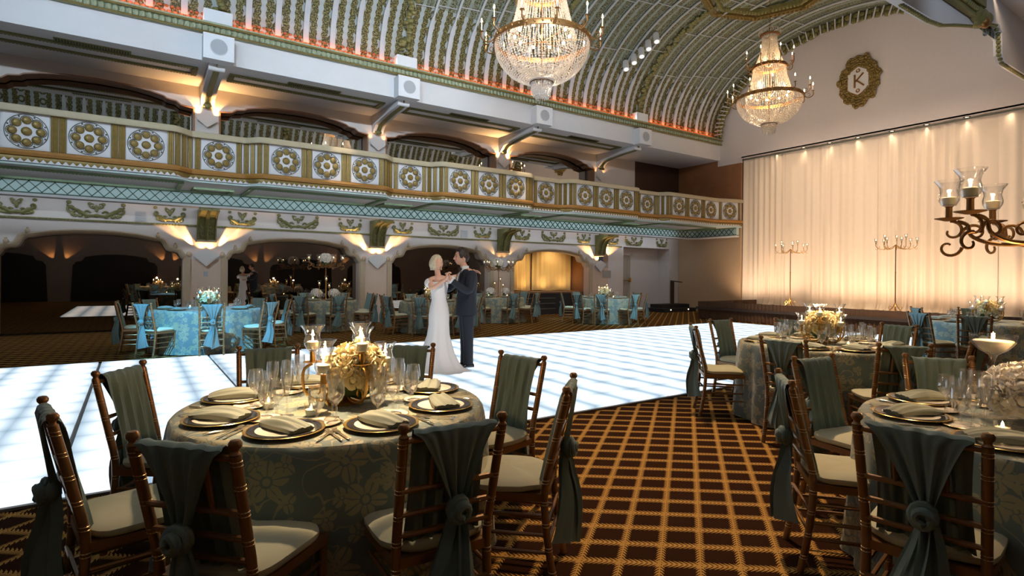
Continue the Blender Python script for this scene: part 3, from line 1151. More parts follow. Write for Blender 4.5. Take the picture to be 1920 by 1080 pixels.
# ------------------------------------------------------------------ beam, cornice and upper soffit
b = MB()
b.box(-9, XE, 14.4, 14.75, 6.25, 7.0)
b.box(-9, XE, 14.75, WY + 1.05, 6.25, 6.32)
struct(b.build('ceiling', M['white'], smooth=False))
c = MB()
c.box(-9, XE - .02, 14.25, 14.55, 7.02, 7.10)
c.box(-9, XE - .02, 14.33, 14.42, 6.86, 7.02)
q = -4.
while q < XE - .1:
    c.ball((q, 14.31, 6.955), .052, 7, 5, (1.0, .9, 1.45))
    q += .118
struct(c.build('trim_9', M['cornice']))
c = MB()
c.tube([(-9, 14.29, 6.87), (XE - .03, 14.29, 6.87)], .022, 6)
c.tube([(-9, 14.26, 7.04), (XE - .03, 14.26, 7.04)], .024, 6)
struct(c.build('trim_10', M['gold']))
for k, bx in enumerate(BAY[:4]):
    fr = frame_mb(bx - 1.95, bx + 1.95, 14.95, 15.55, 6.249, .11, .03)
    tag(fr.build('ceiling_border', M['goldgreen'], smooth=False), ['gilt key border on the soffit over the leftmost upper arch', 'gilt key border on the soffit over the second upper arch',
        'gilt key border on the soffit over the third upper arch', 'gilt key border on the soffit over the upper arch nearest stage'][k], 'ornament', 'gilt soffit borders')
    g = thing('ceiling_grille', ['dark air grille in the soffit over the leftmost upper arch', 'dark air grille in the soffit over the second upper arch',
        'dark air grille in the soffit over the third upper arch', 'dark air grille in the soffit over the upper arch nearest stage'][k], 'vent', (bx, 14.83, 6.249), 0, 'soffit air grilles')
    MB().box(-.66, .66, -.09, .09, -.02, 0).build('frame', M['goldgreen'], g, False)
    gg = MB()
    for q in range(26):
        gg.box(-.62 + q * .049 - .008, -.62 + q * .049 + .008, -.075, .075, -.03, -.018)
    gg.build('louvre', M['black'], g, False)
    w_ = thing('soffit_bracket', ['white curved bracket with gilt band over the leftmost upper pier', 'white curved bracket with gilt band over the second upper pier',
        'white curved bracket with gilt band over the third upper pier', 'white curved bracket with gilt band over the upper pier nearest stage'][k], 'bracket', (PIER[k + 1], WY, 0), 0, 'soffit brackets')
    P = [(0, 5.76), (-.10, 5.74), (-.16, 5.82), (-.30, 5.93), (-.7, 6.0), (-1.3, 6.06), (-1.75, 6.08), (-1.95, 6.10), (-2.04, 6.17), (-2.04, 6.249), (0, 6.249)]
    MB().prism(P, -.16, .16, 'x').build('arm', M['white'], w_, False)
    bb = MB()
    for (a, z), (a2, z2) in zip(P[1:9], P[2:10]):
        bb.bar((0, a, z - .006), (0, a2, z2 - .006), .13, .02)
    bb.ball((0, -.12, 5.76), .07, 8, 6, (1.6, .8, 1))
    bb.build('gilt_band', M['goldgreen'], w_, False)
    MB().tube([(-.17, -1.98, 6.16), (.17, -1.98, 6.16)], .07, 10).build('volute', M['white'], w_)
    sp = thing('speaker', ['white box speaker on the beam over the leftmost pier', 'white box speaker on the beam, second from the left',
        'white box speaker on the beam below the large chandelier', 'white box speaker on the beam nearest the stage'][k], 'speaker', (PIER[k + 1], 14.4, 6.50), 0, 'white speakers on the beam')
    bm_ = MB().box(-.31, .31, -.32, 0, -.28, .28)
    bm_.build('housing', M['speaker'], sp, False)
    MB().prism([(.17 * cos(2 * PI * q / 28), .17 * sin(2 * PI * q / 28)) for q in range(28)], -.342, -.326).build('grille', M['grille'], sp)
    MB().tube([(.178 * cos(2 * PI * q / 28), -.333, .178 * sin(2 * PI * q / 28)) for q in range(28)], .010, 6, closed=True).build('grille_ring', M['speaker'], sp)
    MB().box(-.285, .285, -.327, -.32, -.255, .255).build('front_panel', M['speaker'], sp, False)
    lx = MB().box(-.29, .29, -.20, .12, 0, .28)
    tag(lx.build('light_box', M['speaker'], smooth=False, loc=(PIER[k + 1], 14.44, 7.101)), ['plain white light box on the cornice above the leftmost speaker', 'plain white light box on the cornice above the second speaker',
        'plain white light box on the cornice behind the large chandelier', 'plain white light box on the cornice nearest the stage'][k], 'light box', 'light boxes on the cornice')

# ------------------------------------------------------------------ vault
v = MB()
NT, X0 = 48, -9.
xs = [X0, XE]
rows = []
uvs = []
arc = [0.]
ths = [PI * i / NT for i in range(NT + 1)]
for i in range(NT):
    (a, b_), (c_, d2) = vpt(ths[i]), vpt(ths[i + 1])
    arc.append(arc[-1] + math.hypot(c_ - a, d2 - b_))
for i, t in enumerate(ths):
    y, z = vpt(t)
    rows.append([(X0, y, z), (XE, y, z)])
me_v = v.grid(rows)
vo = v.build('ceiling.001', M['vault'], fix=False)
struct(vo)
ul = vo.data.uv_layers.new(name='UVMap')
for poly in vo.data.polygons:
    for li in poly.loop_indices:
        vi = vo.data.loops[li].vertex_index
        i, j = vi // 2, vi % 2
        s_ = min(arc[i], arc[-1] - arc[i])
        ul.data[li].uv = (((X0, XE)[j] - 1.55) / .6529 + .5, s_)
# white ribs across the vault and the gilt garlands at each pier
rb = MB()
garl = MB()
rnd = random.Random(3)
ks = range(-6, 29)
for k in ks:
    x = 1.55 + .6529 * k
    if x > 19.8:
        continue
    g = (k % 7 == 0)
    prev = None
    for i in range(NT + 1):
        y, z = vpt(ths[i], .03)
        if not g:
            hw = .065 if arc[i] < 1.3 or arc[-1] - arc[i] < 1.3 else .026
            y2, z2 = vpt(ths[i], .075)
            cur = [(x - hw, y + 0, z), (x - hw, y2, z2), (x + hw, y2, z2), (x + hw, y, z)]
            if prev:
                o = len(rb.v)
                rb.v += prev + cur
                rb.f += [(o, o + 1, o + 5, o + 4), (o + 1, o + 2, o + 6, o + 5), (o + 2, o + 3, o + 7, o + 6)]
            prev = cur
        else:
            for q in range(3):
                y, z = vpt(min(PI, ths[i] + q * PI / NT / 3), .06)
                garl.ball((x + rnd.uniform(-.10, .10), y, z), rnd.uniform(.06, .11), 6, 4, (1.1, 1, .8))
    # short white ties between neighbouring ribs, stepped
    if not g or True:
        for tt in (.16 * PI + .012 * (k % 7) * 3, .30 * PI + .012 * (k % 7) * 3, .42 * PI + .03 * (k % 3)):
            y, z = vpt(tt, .05)
            y2, z2 = vpt(tt + .012, .05)
            rb.bar((x + .05, y, z), (x + .60, y2, z2), .022, .022)
struct(rb.build('trim_11', M['rib'], smooth=False))
struct(garl.build('trim_12', M['goldgreen']))
# dark gilt band at the springing, and the garland along the end wall
bd = MB()
for q in range(0, 220):
    x = -6 + q * .118
    if x < XE - .1:
        for zz, r_ in ((7.20, .045), (7.32, .04)):
            y = VC + VA * math.sqrt(max(0, 1 - ((zz - VZ) / VB) ** 2)) - .03
            bd.ball((x + (.06 if zz > 7.25 else 0), y, zz), r_, 6, 4, (1.2, .8, .8))
struct(bd.build('trim_13', M['brown']))
ed = MB()
for i in range(120):
    t = PI * i / 119
    for q in range(2):
        y, z = vpt(t + rnd.uniform(-.01, .01), .10 + .14 * q)
        ed.ball((XE - .10 - .1 * rnd.random(), y, z), rnd.uniform(.07, .10), 6, 4)
struct(ed.build('trim_14', M['goldgreen']))
ed = MB()
for i in range(60):
    t = PI * (i + .5) / 60
    (y, z), (y2, z2) = vpt(t, .02), vpt(t, .36)
    ed.bar((XE - .26, y, z), (XE - .26, y2, z2), .035, .035, (1, 0, 0))
struct(ed.build('trim_15', M['white'], smooth=False))


def oct_frame(cx, cy, R_, z, sec, wd):
    m = MB()
    pts = [(cx + R_ * cos(PI / 4 * q), cy + R_ * sin(PI / 4 * q)) for q in range(8)]
    for q in range(8):
        (a, b_), (c_, d2) = pts[q], pts[(q + 1) % 8]
        m.bar((a, b_, z), (c_, d2, z), wd, sec)
        for s in range(12):
            t = (s + .5) / 12
            m.ball((lerp(a, c_, t), lerp(b_, d2, t), z - sec / 2), .07, 6, 4)
    return m


CH = [(7.2, 9.6, 1.12, 5.22), (15.67, 9.6, 1.0, 5.70)]
for q, lab in ((0, 'octagonal gilt ceiling frame round the large chandelier chain'), (1, 'octagonal gilt ceiling frame round the small chandelier chain')):
    cf = thing('ceiling_frame', lab, 'ceiling frame', (CH[q][0], 9.6, 0), 0, 'ceiling frames')
    oct_frame(0, 0, 1.95, 10.10, .16, .22).build('outer_moulding', M['gold'], cf, False)
    oct_frame(0, 0, 1.65, 10.14, .12, .12).build('inner_moulding', M['goldgreen'], cf, False)
    MB().lathe([(0, 10.29), (.35, 10.27), (.42, 10.2), (.2, 10.14), (.06, 10.1), (0, 10.1)], 20).build('ceiling_rose', M['gold'], cf)

# ------------------------------------------------------------------ end wall and stage
e = MB()
arcpts = [vpt(PI * i / 40) for i in range(41)]
e.prism([(14.5, 6.2)] + [(y, z) for y, z in arcpts] + [(4.7, 6.2)], XE, XE + .1, 'x')
e.box(XE, XE + .1, -1.6, 4.7, 6.2, 8.2)
e.box(XE, XE + .1, -1.6, 1.9, 0, 6.2)
e.box(XE, XE + .1, 13.42, 14.5, 6.02, 6.2)
e.box(XE, XE + .5, 1.9, 13.42, 6.19, 6.25)
struct(e.build('wall_right', M['stagewall'], smooth=False))
e = MB()
e.box(XE, XE + .1, 13.42, 17.6, 0, 3.5)
struct(e.build('wall_right.001', M['endwall'], smooth=False))
e = MB()
e.box(XE, XE + .1, 13.42, 14.5, 3.5, 6.02)
e.box(XE, XE + .1, 14.5, 17.6, 3.5, 6.25)
e.box(XE + .6, XE + .7, 1.5, 14, 0, 6.4)
struct(e.build('wall_right.002', M['brown'], smooth=False))
struct(MB().box(XE + .04, XE + .07, 1.95, 13.4, 6.10, 6.15).build('trim_16', M['frameline'], smooth=False))

sg = thing('stage', 'low stage with black pleated skirt in front of the ivory curtains', 'stage', (18.3, 7.2, 0))
MB().box(-1.85, 2.2, -5.6, 5.5, .36, .42).build('deck', M['stagetop'], sg, False)
MB().box(-1.9, -1.85, -5.6, 5.5, .34, .425).box(-1.9, 2.0, 5.5, 5.55, .34, .425).build('edge_band', M['deckedge'], sg, False)
sk = drape(-5.6, 5.5, .01, .345, .12, .022, 8)
sk.v = [(-1.82 + y, x, z) for x, y, z in sk.v]
sk2 = drape(-1.8, 1.6, .01, .345, .12, .02, 9)
sk.add([(x, 5.44 + y, z) for x, y, z in sk2.v], sk2.f)
sk.build('skirt', M['skirt'], sg, fix=False)

# ivory curtains: panels hung side by side
cur = [(13.38, 11.62, 'ivory stage curtain panel at the left end beside the balcony'),
       (11.62, 10.18, 'ivory stage curtain panel behind the left floor candelabra'),
       (10.18, 8.6, 'ivory stage curtain panel below the lettered medallion'),
       (8.6, 7.02, 'ivory stage curtain panel behind the right floor candelabra'),
       (7.02, 5.5, 'ivory stage curtain panel left of the scrolled foreground candelabra'),
       (5.5, 3.2, 'ivory stage curtain panel behind the scrolled foreground candelabra at right')]
for k, (a, b_, lab) in enumerate(cur):
    d_ = drape(-.05, a - b_ + .05, .425, 6.14, .24 + .05 * (k % 3), .05, 20 + k, .10)
    d_.v = [(y, -x, z) for x, y, z in d_.v]
    tag(d_.build('stage_curtain', M['curtain'], loc=(XE + .17, a, 0), fix=False), lab, 'curtain', 'ivory stage curtains')
dl = ['leftmost', 'second from the left', 'third from the left', 'fourth from the left', 'fifth from the left', 'sixth from the left']
for k, y in enumerate((10.98, 10.06, 9.14, 8.12, 7.17, 6.17)):
    q = thing('downlight', 'round recessed downlight over the stage curtains, ' + dl[k], 'ceiling light', (XE + .12, y, 6.19), 0, 'stage downlights')
    MB().lathe([(.05, 0), (.085, 0), (.085, -.012), (.055, -.012)], 18, close=True).build('trim_ring', M['black'], q)
    MB().lathe([(0, -.002), (.052, -.002), (.052, -.006), (0, -.006)], 14).build('lens', emit('downlight_lens', (1, .8, .55), 3) if k == 0 else bpy.data.materials['downlight_lens'], q)

# lettered medallion on the end wall
md = thing('medallion', 'gilt wall medallion with the letter K on a white hexagon', 'medallion', (XE, 9.05, 8.02))
m = MB()
rnd = random.Random(11)
for i in range(150):
    t = 2 * PI * i / 150
    k_ = abs(cos(t))
    for q in range(5):
        R1 = lerp(.36, .60, q / 4.)
        sg_ = lambda v_: math.copysign(abs(v_) ** 1.12, v_)
        lob = 1 + (.05 * sin(13 * t + .6) + .04 * sin(7 * t)) * (q / 4.)
        yy, zz = R1 * 1.03 * sg_(cos(t)) * lob, R1 * 1.38 * sg_(sin(t)) * lob
        m.ball((-.03 - .05 * rnd.random(), yy, zz), rnd.uniform(.025, .06), 6, 4, (1.1, 1, 1))
m.prism([(.42 * cos(2 * PI * i / 24), .60 * sin(2 * PI * i / 24)) for i in range(24)], -.05, 0, 'x')
m.build('gilt_wreath', M['gold'], md)
hx = [(0, .47), (.32, .27), (.32, -.27), (0, -.47), (-.32, -.27), (-.32, .27)]
MB().prism([(a * 1.1, b_ * 1.1) for a, b_ in hx], -.09, -.05, 'x').build('hexagon_rim', M['brown'], md, False)
MB().prism(hx, -.105, -.09, 'x').build('hexagon', M['white'], md, False)
L_ = MB()
L_.bar((-.112, .10, -.22), (-.112, .10, .22), .055, .02, (1, 0, 0))
L_.bar((-.112, .08, -.02), (-.112, -.17, .22), .05, .02, (1, 0, 0))
L_.bar((-.112, .05, .02), (-.112, -.19, -.20), .05, .02, (1, 0, 0))
L_.build('letter', M['bronze'], md, False)
L_ = MB()
for z in (.33, -.33):
    L_.tube([(-.112, .05 * cos(2 * PI * q / 14), z + .05 * sin(2 * PI * q / 14)) for q in range(14)], .018, 5, closed=True)
L_.build('ring_mark', M['bronze'], md)

# fascia of the opposite side of the vault, with its scalloped brackets
of = MB()
pf = [(-9, 6.55), (11.8, 6.55), (13.0, 6.57), (13.6, 6.64), (14.2, 6.80), (14.7, 6.92), (15.6, 7.12), (16.4, 7.38), (16.8, 7.45), (17.0, 7.3), (17.05, 6.8), (17.25, 6.66), (18, 6.66), (XE, 6.68)]
of.prism(pf + [(XE, 8.1), (-9, 8.1)], 4.55, 4.72)
struct(of.build('trim_17', M['white'], smooth=False))
of = MB()
for (a, z), (a2, z2) in zip(pf[1:-1], pf[2:]):
    n_ = max(2, int(math.hypot(a2 - a, z2 - z) / .1))
    for q in range(n_):
        t = q / n_
        of.ball((lerp(a, a2, t), 4.62, lerp(z, z2, t)), .055, 6, 4)
of.bar((9, 4.5, 7.15), (15.0, 4.5, 7.2), .14, .2)
of.bar((9, 4.46, 7.42), (15.2, 4.46, 7.46), .26, .3)
for q in range(60):
    of.ball((9.2 + q * .1, 4.42, 7.24), .07, 6, 4)
struct(of.build('trim_18', M['goldgreen']))
ob = thing('fascia_bracket', 'dark gilt scroll bracket at the top right of the ceiling', 'bracket', (15.35, 4.52, 7.2))
MB().ball((0, 0, 0), .24, 10, 7, (1.4, .8, .9)).ball((.35, 0, .05), .17, 10, 7).ball((-.3, 0, .03), .18, 10, 7).build('scroll', M['goldgreen'], ob)
MB().ball((0.05, -.1, -.12), .13, 10, 7, (1.2, .8, 1)).build('boss', M['bronze'], ob)

# the far sides of the room, seen in the mirrors
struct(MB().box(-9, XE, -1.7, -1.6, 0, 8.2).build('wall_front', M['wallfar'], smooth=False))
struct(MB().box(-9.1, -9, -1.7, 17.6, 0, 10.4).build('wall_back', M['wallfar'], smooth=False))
struct(MB().box(-9, XE, -1.7, 4.6, 8.0, 8.1).build('ceiling.002', M['white'], smooth=False))
for k in range(5):
    bx = -5.3 + 4.57 * k
    m = MB()
    m.prism([(bx - 1.85, .0)] + [(bx + x, z) for x, z in full(LOW_IN)] + [(bx + 1.85, .0)], -1.6, -1.57)
    tag(m.build('dark_doorway', M['black'], smooth=False), ['dark arched doorway', 'dark arched doorway on the side wall'][0] + ' in the wall behind the camera, number %s from the back' % ['one', 'two', 'three', 'four', 'five'][k], 'doorway', 'doorways behind the camera')

# ------------------------------------------------------------------ dance floor
df = thing('dance_floor', 'glowing white dance floor of lit frosted panels', 'dance floor', (0, 0, 0))
MB().box(-1.98, 15.62, 4.50, 10.95, .002, .02).build('base_frame', M['seam'], df, False)
ys = [4.53, 6.58, 8.72, 10.90]
xs_ = [-1.92 + 1.5 * k for k in range(12)]
xs_[-1] = 15.58
xs_ = [-1.92, -.41, 1.09, 2.6, 3.84, 5.34, 6.88, 8.50, 10.0, 11.5, 13.0, 14.4, 15.58]
for i in range(len(xs_) - 1):
    for j in range(3):
        g1 = .035 if i < 3 else .014
        MB().box(xs_[i] + .008, xs_[i + 1] - g1, ys[j] + .006, ys[j + 1] - .008, .02, .045).build('panel', M['glow'], df, False)
# ------------------------------------------------------------------ chair
def yb(z):
    return lerp(-.205, -.305, max(0, (z - .45) / .45))


def post_pts(s):
    return [(s * .184, -.262, 0), (s * .182, -.225, .2), (s * .180, -.205, .45), (s * .184, -.245, .65), (s * .19, -.305, .90)]


def bez(pts, n):
    out = []
    for i in range(n):
        t = i / (n - 1) * (len(pts) - 1)
        k = min(int(t), len(pts) - 2)
        p0, p1, p2, p3 = pts[max(k - 1, 0)], pts[k], pts[k + 1], pts[min(k + 2, len(pts) - 1)]
        u = t - k
        out.append(tuple(.5 * ((2 * b) + (c - a) * u + (2 * a - 5 * b + 4 * c - d) * u * u + (-a + 3 * b - 3 * c + d) * u ** 3)
                         for a, b, c, d in zip(p0, p1, p2, p3)))
    return out


def make_sash(seed):
    rnd = random.Random(seed)
    ph = rnd.uniform(0, 6)
    m = MB()
    # panel in front of the backrest
    rows = []
    for i in range(12):
        z = lerp(.898, .485, i / 11)
        wd = .152 - .010 * sin(PI * i / 11)
        row = []
        for k in range(41):
            x = lerp(-wd, wd, k / 40)
            f = .008 * sin(x * 95 + ph + i * .12) + .005 * sin(x * 170 + ph * 2 - i * .2)
            row.append((x, yb(z) + .028 + f * (.4 if i == 0 else 1), z))
        rows.append(row)
    # over the top rail to the back, gathered to the knot
    back = []
    for j in range(4):
        an_ = PI * (j + .5) / 4
        back.append([(lerp(-.152, .152, k / 40) * (1 + .02 * j), yb(.905) + .022 * cos(an_) + .003 * sin(k * .9 + ph), .905 + .018 * sin(an_) + .002 * sin(k * .7 + ph)) for k in range(41)])
    kx = .018 * (1 if seed % 2 else -1)
    for i in range(1, 13):
        t = i / 12
        z = lerp(.915, .64, t)
        wd = lerp(.150, .026, t ** .8)
        row = []
        for k in range(41):
            u = k / 20 - 1
            f = lerp(.003, .013, t) * sin(u * 10 + ph) + .003 * sin(u * 21 + ph)
            sag = -.02 * (1 - u * u) * (1 - t) * t * 2
            row.append((lerp(0, kx, t) + u * wd, yb(z) - .026 - .012 * t + f, z + sag))
        back.append(row)
    m.grid(back[:4][::-1] + rows)
    m.grid(back[3:])
    sash = m
    # knot: a rosette of twisted cloth
    kn = MB()
    c = Vector((kx, yb(.62) - .052, .615))
    kn.ball(tuple(c), .042, 14, 10, (1.1, .85, 1.2), .10, rnd)
    for q in range(4):
        pts = []
        a0 = q * 1.7 + ph
        R_ = .042 - .006 * q
        for j in range(12):
            a = a0 + j * .52
            pts.append((c.x + R_ * cos(a) * (1 - .03 * j), c.y - .018 - .007 * q + .003 * sin(j), c.z + R_ * 1.1 * sin(a) * (1 - .03 * j)))
        kn.tube(pts, [.004] + [.014] * 10 + [.004], 8)
    # tails
    tails = []
    for s, ln, sp in ((-1, .40 + .03 * rnd.random(), .075), (1, .43, .05)):
        t_ = MB()
        rows = []
        for i in range(12):
            t = i / 11
            z = lerp(.61, .61 - ln, t)
            wd = lerp(.020, .082, t ** .75)
            row = []
            for k in range(11):
                u = k / 5 - 1
                f = .016 * sin(u * 5 + ph + s) * (1 - .4 * t) + .006 * sin(u * 9 + t * 4)
                row.append((kx + s * lerp(.004, sp, t) + u * wd * .86 + .008 * sin(t * 5 + ph), yb(max(z, .5)) - .05 - .03 * sin(t * 3) + f + s * u * wd * .75 - .03 * t,
                            z + (.02 * u * s if i == 11 else 0)))
            rows.append(row)
        t_.grid(rows)
        tails.append(t_)
    return sash, kn, tails


def make_chair(seed):
    ch = thing('chiavari_chair', 'gold bamboo chair with sash', 'chair')
    for s in (-1, 1):
        pts = bez(post_pts(s), 14)
        p = MB().tube(pts, [.0175] * 14, 10)
        e_ = Vector(pts[-1])
        p.lathe([(.018, 0), (.012, .008), (.012, .014), (.02, .024), (.021, .034), (.014, .044), (0, .047)], 10, tuple(e_))
        p.slot2 = (len(p.f), M['chairring'])
        rings = p
        for z in (.08, .19, .30, .40, .50, .60, .70, .79, .87):
            for dz in (-.007, .007):
                t = min(range(14), key=lambda i: abs(pts[i][2] - z))
                a, b_ = (pts[t], pts[min(t + 1, 13)]) if pts[t][2] <= z else (pts[t - 1], pts[t])
                u = (z + dz - a[2]) / ((b_[2] - a[2]) or 1)
                q = [lerp(a[k], b_[k], u) for k in range(3)]
                rings.lathe([(.0165, -.0025), (.0195, 0), (.0165, .0025)], 10, tuple(q), close=False)
        p.build('back_post', M['chairwood'], ch)
        l = MB().tube([(s * .19, .185, 0), (s * .19, .185, .22), (s * .192, .18, .43)], [.013, .0155, .016], 10)
        l.slot2 = (len(l.f), M['chairring'])
        rings = l
        for z in (.1, .22, .33):
            for dz in (-.006, .006):
                rings.lathe([(.0145, -.002), (.0175, 0), (.0145, .002)], 8, (s * .19, .184, z + dz))
        l.build('leg', M['chairwood'], ch)
    fr = MB()
    fr.bar((-.175, -.2, .425), (.175, -.2, .425), .03, .036).bar((-.2, .19, .425), (.2, .19, .425), .034, .036)
    for s in (-1, 1):
        fr.bar((s * .176, -.2, .425), (s * .195, .19, .425), .03, .036)
    fr.box(-.17, .17, -.19, .18, .43, .443)
    fr.build('seat_frame', M['chairwood'], ch, False)
    cu = MB()
    rows = []
    for j, (k, z) in enumerate(((.93, .444), (1.0, .449), (1.035, .462), (1.03, .476), (.95, .487), (.75, .497), (.4, .503), (.0, .505))):
        row = []
        for i in range(28):
            a = 2 * PI * i / 28
            ca, sa = cos(a), sin(a)
            x = .205 * math.copysign(abs(ca) ** .55, ca) * (1.0 + .06 * sa)
            y = .200 * math.copysign(abs(sa) ** .55, sa)
            row.append((x * k, y * k - .005 + (.02 if y > 0 else .012) * 0, z + .004 * sin(a * 5 + seed) * k))
        rows.append(row)
    cu.grid(rows, closed=True)
    cu.f.append(tuple(range(27, -1, -1)))
    cu.build('seat_cushion', M['cushion'], ch)
    for z in (.885, .70, .61, .53):
        y = yb(z)
        w_ = lerp(.182, .19, (z - .5) / .4)
        pts = [(lerp(-w_, w_, q / 8), y, z) for q in range(9)]
        MB().tube(pts, [.0115 if q % 2 else .010 for q in range(9)], 8).build('back_rail', M['chairwood'], ch)
    for x in (-.075, .075):
        MB().tube([(x, yb(.885), .885), (x, yb(.79), .79), (x, yb(.7), .70)], [.008, .010, .008], 7).build('spindle', M['chairwood'], ch)
    for s in (-1, 1):
        for z in (.17, .25, .34):
            MB().tube([(s * .182, -.22, z), (s * .187, 0, z), (s * .19, .185, z)], [.008, .0095, .008], 7).build('stretcher', M['chairwood'], ch)
    for z in (.20, .31):
        MB().tube([(-.19, .185, z), (0, .185, z), (.19, .185, z)], [.008, .0095, .008], 7).build('stretcher', M['chairwood'], ch)
        MB().tube([(-.18, -.225, z), (0, -.225, z), (.18, -.225, z)], [.008, .0095, .008], 7).build('stretcher', M['chairwood'], ch)
    a, b_, c_ = make_sash(seed)
    sa = a.build('sash', M['sash'], ch, fix=False)
    b_.build('knot', M['sash'], sa, fix=False)
    for t in c_:
        t.build('tail', M['sash'], sa, fix=False)
    return ch


CHAIR = [make_chair(1), make_chair(2)]


# ------------------------------------------------------------------ tables
def cloth_mesh(R_, seed, h=.775):
    rnd = random.Random(seed)
    m = MB()
    nf = 15
    ph = [rnd.uniform(0, 6.28) for _ in range(4)]
    rows = []
    N_ = 120
    prof = [(0.02, 0, 0), (.5, 0, 0), (.9, 0, 0), (.975, -.001, 0), (1.0, -.006, .02), (1.012, -.022, .08), (1.016, -.06, .2), (1.02, -.16, .45),
            (1.02, -.30, .6), (1.022, -.45, .75), (1.03, -.60, .95), (1.035, -.70, 1.), (1.045, -.765, 1.05)]
    for k, dz, f in prof:
        row = []
        for i in range(N_):
            a = 2 * PI * i / N_
            wv = sin(nf * a + ph[0] + .7 * sin(3 * a + ph[1])) * (.6 + .4 * sin(2 * a + ph[2]))
            wv = max(wv, -.45)
            r_ = R_ * k + f * (.036 * wv + .012 * sin(29 * a + ph[3]) + .02)
            row.append((r_ * cos(a), r_ * sin(a), h + dz))
        rows.append(row)
    m.grid(rows, closed=True)
    m.f.append(tuple(range(N_)))
    m.R_ = R_
    return m


def cloth_uv(o, R_, h=.775):
    ul = o.data.uv_layers.new(name='UVMap')
    for poly in o.data.polygons:
        cs = [o.data.vertices[v].co for v in poly.vertices]
        side = min(c.z for c in cs) < h - .01
        a0 = math.atan2(sum(c.y for c in cs), sum(c.x for c in cs))
        for li, c in zip(poly.loop_indices, cs):
            if side:
                a = math.atan2(c.y, c.x)
                a += 2 * PI * round((a0 - a) / (2 * PI))
                ul.data[li].uv = (a * R_, c.z + 5)
            else:
                ul.data[li].uv = (c.x, c.y)


def round_table(desc, cx, cy, R_, seed):
    t = thing('round_table', 'round table hidden beneath the cloth, ' + desc, 'table', (cx, cy, 0), 0)
    MB().lathe([(0, .735), (R_ - .01, .735), (R_ - .01, .768), (0, .768)], 40).build('tabletop', M['stagetop'], t)
    MB().lathe([(.26, 0), (.26, .03), (.05, .08), (.05, .7), (.18, .735), (0, .735)], 16).build('pedestal', M['black'], t)
    c = cloth_mesh(R_, seed).build('tablecloth', M['damask'], loc=(cx, cy, 0), fix=False)
    cloth_uv(c, R_)
    tag(c, 'sage damask tablecloth reaching the floor on the ' + desc, 'tablecloth', None)
    return t


TABLES = {
    # key: x, y, R, words
    'A': (.89, 2.95, .75, 'big front left table'),
    'B': (5.93, 3.02, .80, 'right table beside dance floor'),
    'C': (3.50, .74, .75, 'table at right edge'),
    'D': (11.4, 3.20, .85, 'table before the stage'),
    'E': (1.20, 12.2, .90, 'blue lit far left table'),
    'F': (4.20, 15.0, .80, 'flower table left of bride'),
    'G': (6.40, 13.2, .80, 'table behind the bride'),
    'H': (9.60, 15.0, .80, 'flower table right of groom'),
    'I': (12.3, 13.05, .80, 'table nearest stage steps'),
}
for q, (k, (x, y, R_, ds)) in enumerate(TABLES.items()):
    round_table(ds, x, y, R_, q + 3)

OCT = ['near', 'near right', 'right', 'far right', 'far', 'far left', 'left', 'near left']


def octant(key, th):
    x, y = TABLES[key][:2]
    rel = (th - math.degrees(math.atan2(-y, -x))) % 360
    return rel


SEATS = {
    'A': [189, 141, 94, 50, 4, 318, 273, 231],
    'B': [136, 84, 42, -8, -62, -93, -127, -162],
    'C': [176, 128, 80, 38, -5, -50, -95, -140],
    'D': [115, 68, 25, -20, -65, -110, -172, 160],
    'E': [-93, -48, -4, 42, 88, 133, 178, -141],
    'F': [-134, -92, -35, 10, 55, 100, 150, -175],
    'G': [-170, -128, -62, -85, -20, 30, 90, 145],
    'H': [-150, -102, -62, -25, 15, 75, 115, 165],
    'I': [-136, -172, -90, -50, -8, 40, 90, 140],
}
SKIP = {'C': {5, 6, 7, 4}, 'D': {0, 4}, 'G': set()}
rnd = random.Random(21)
POSN = {}
for key, angs in SEATS.items():
    rel = sorted((octant(key, a), a) for a in angs)
    # name the eight places by their order round the table starting at the one nearest the camera
    start = min(range(8), key=lambda i: min(rel[i][0], 360 - rel[i][0]))
    for q in range(8):
        POSN[(key, rel[(start + q) % 8][1])] = OCT[q]
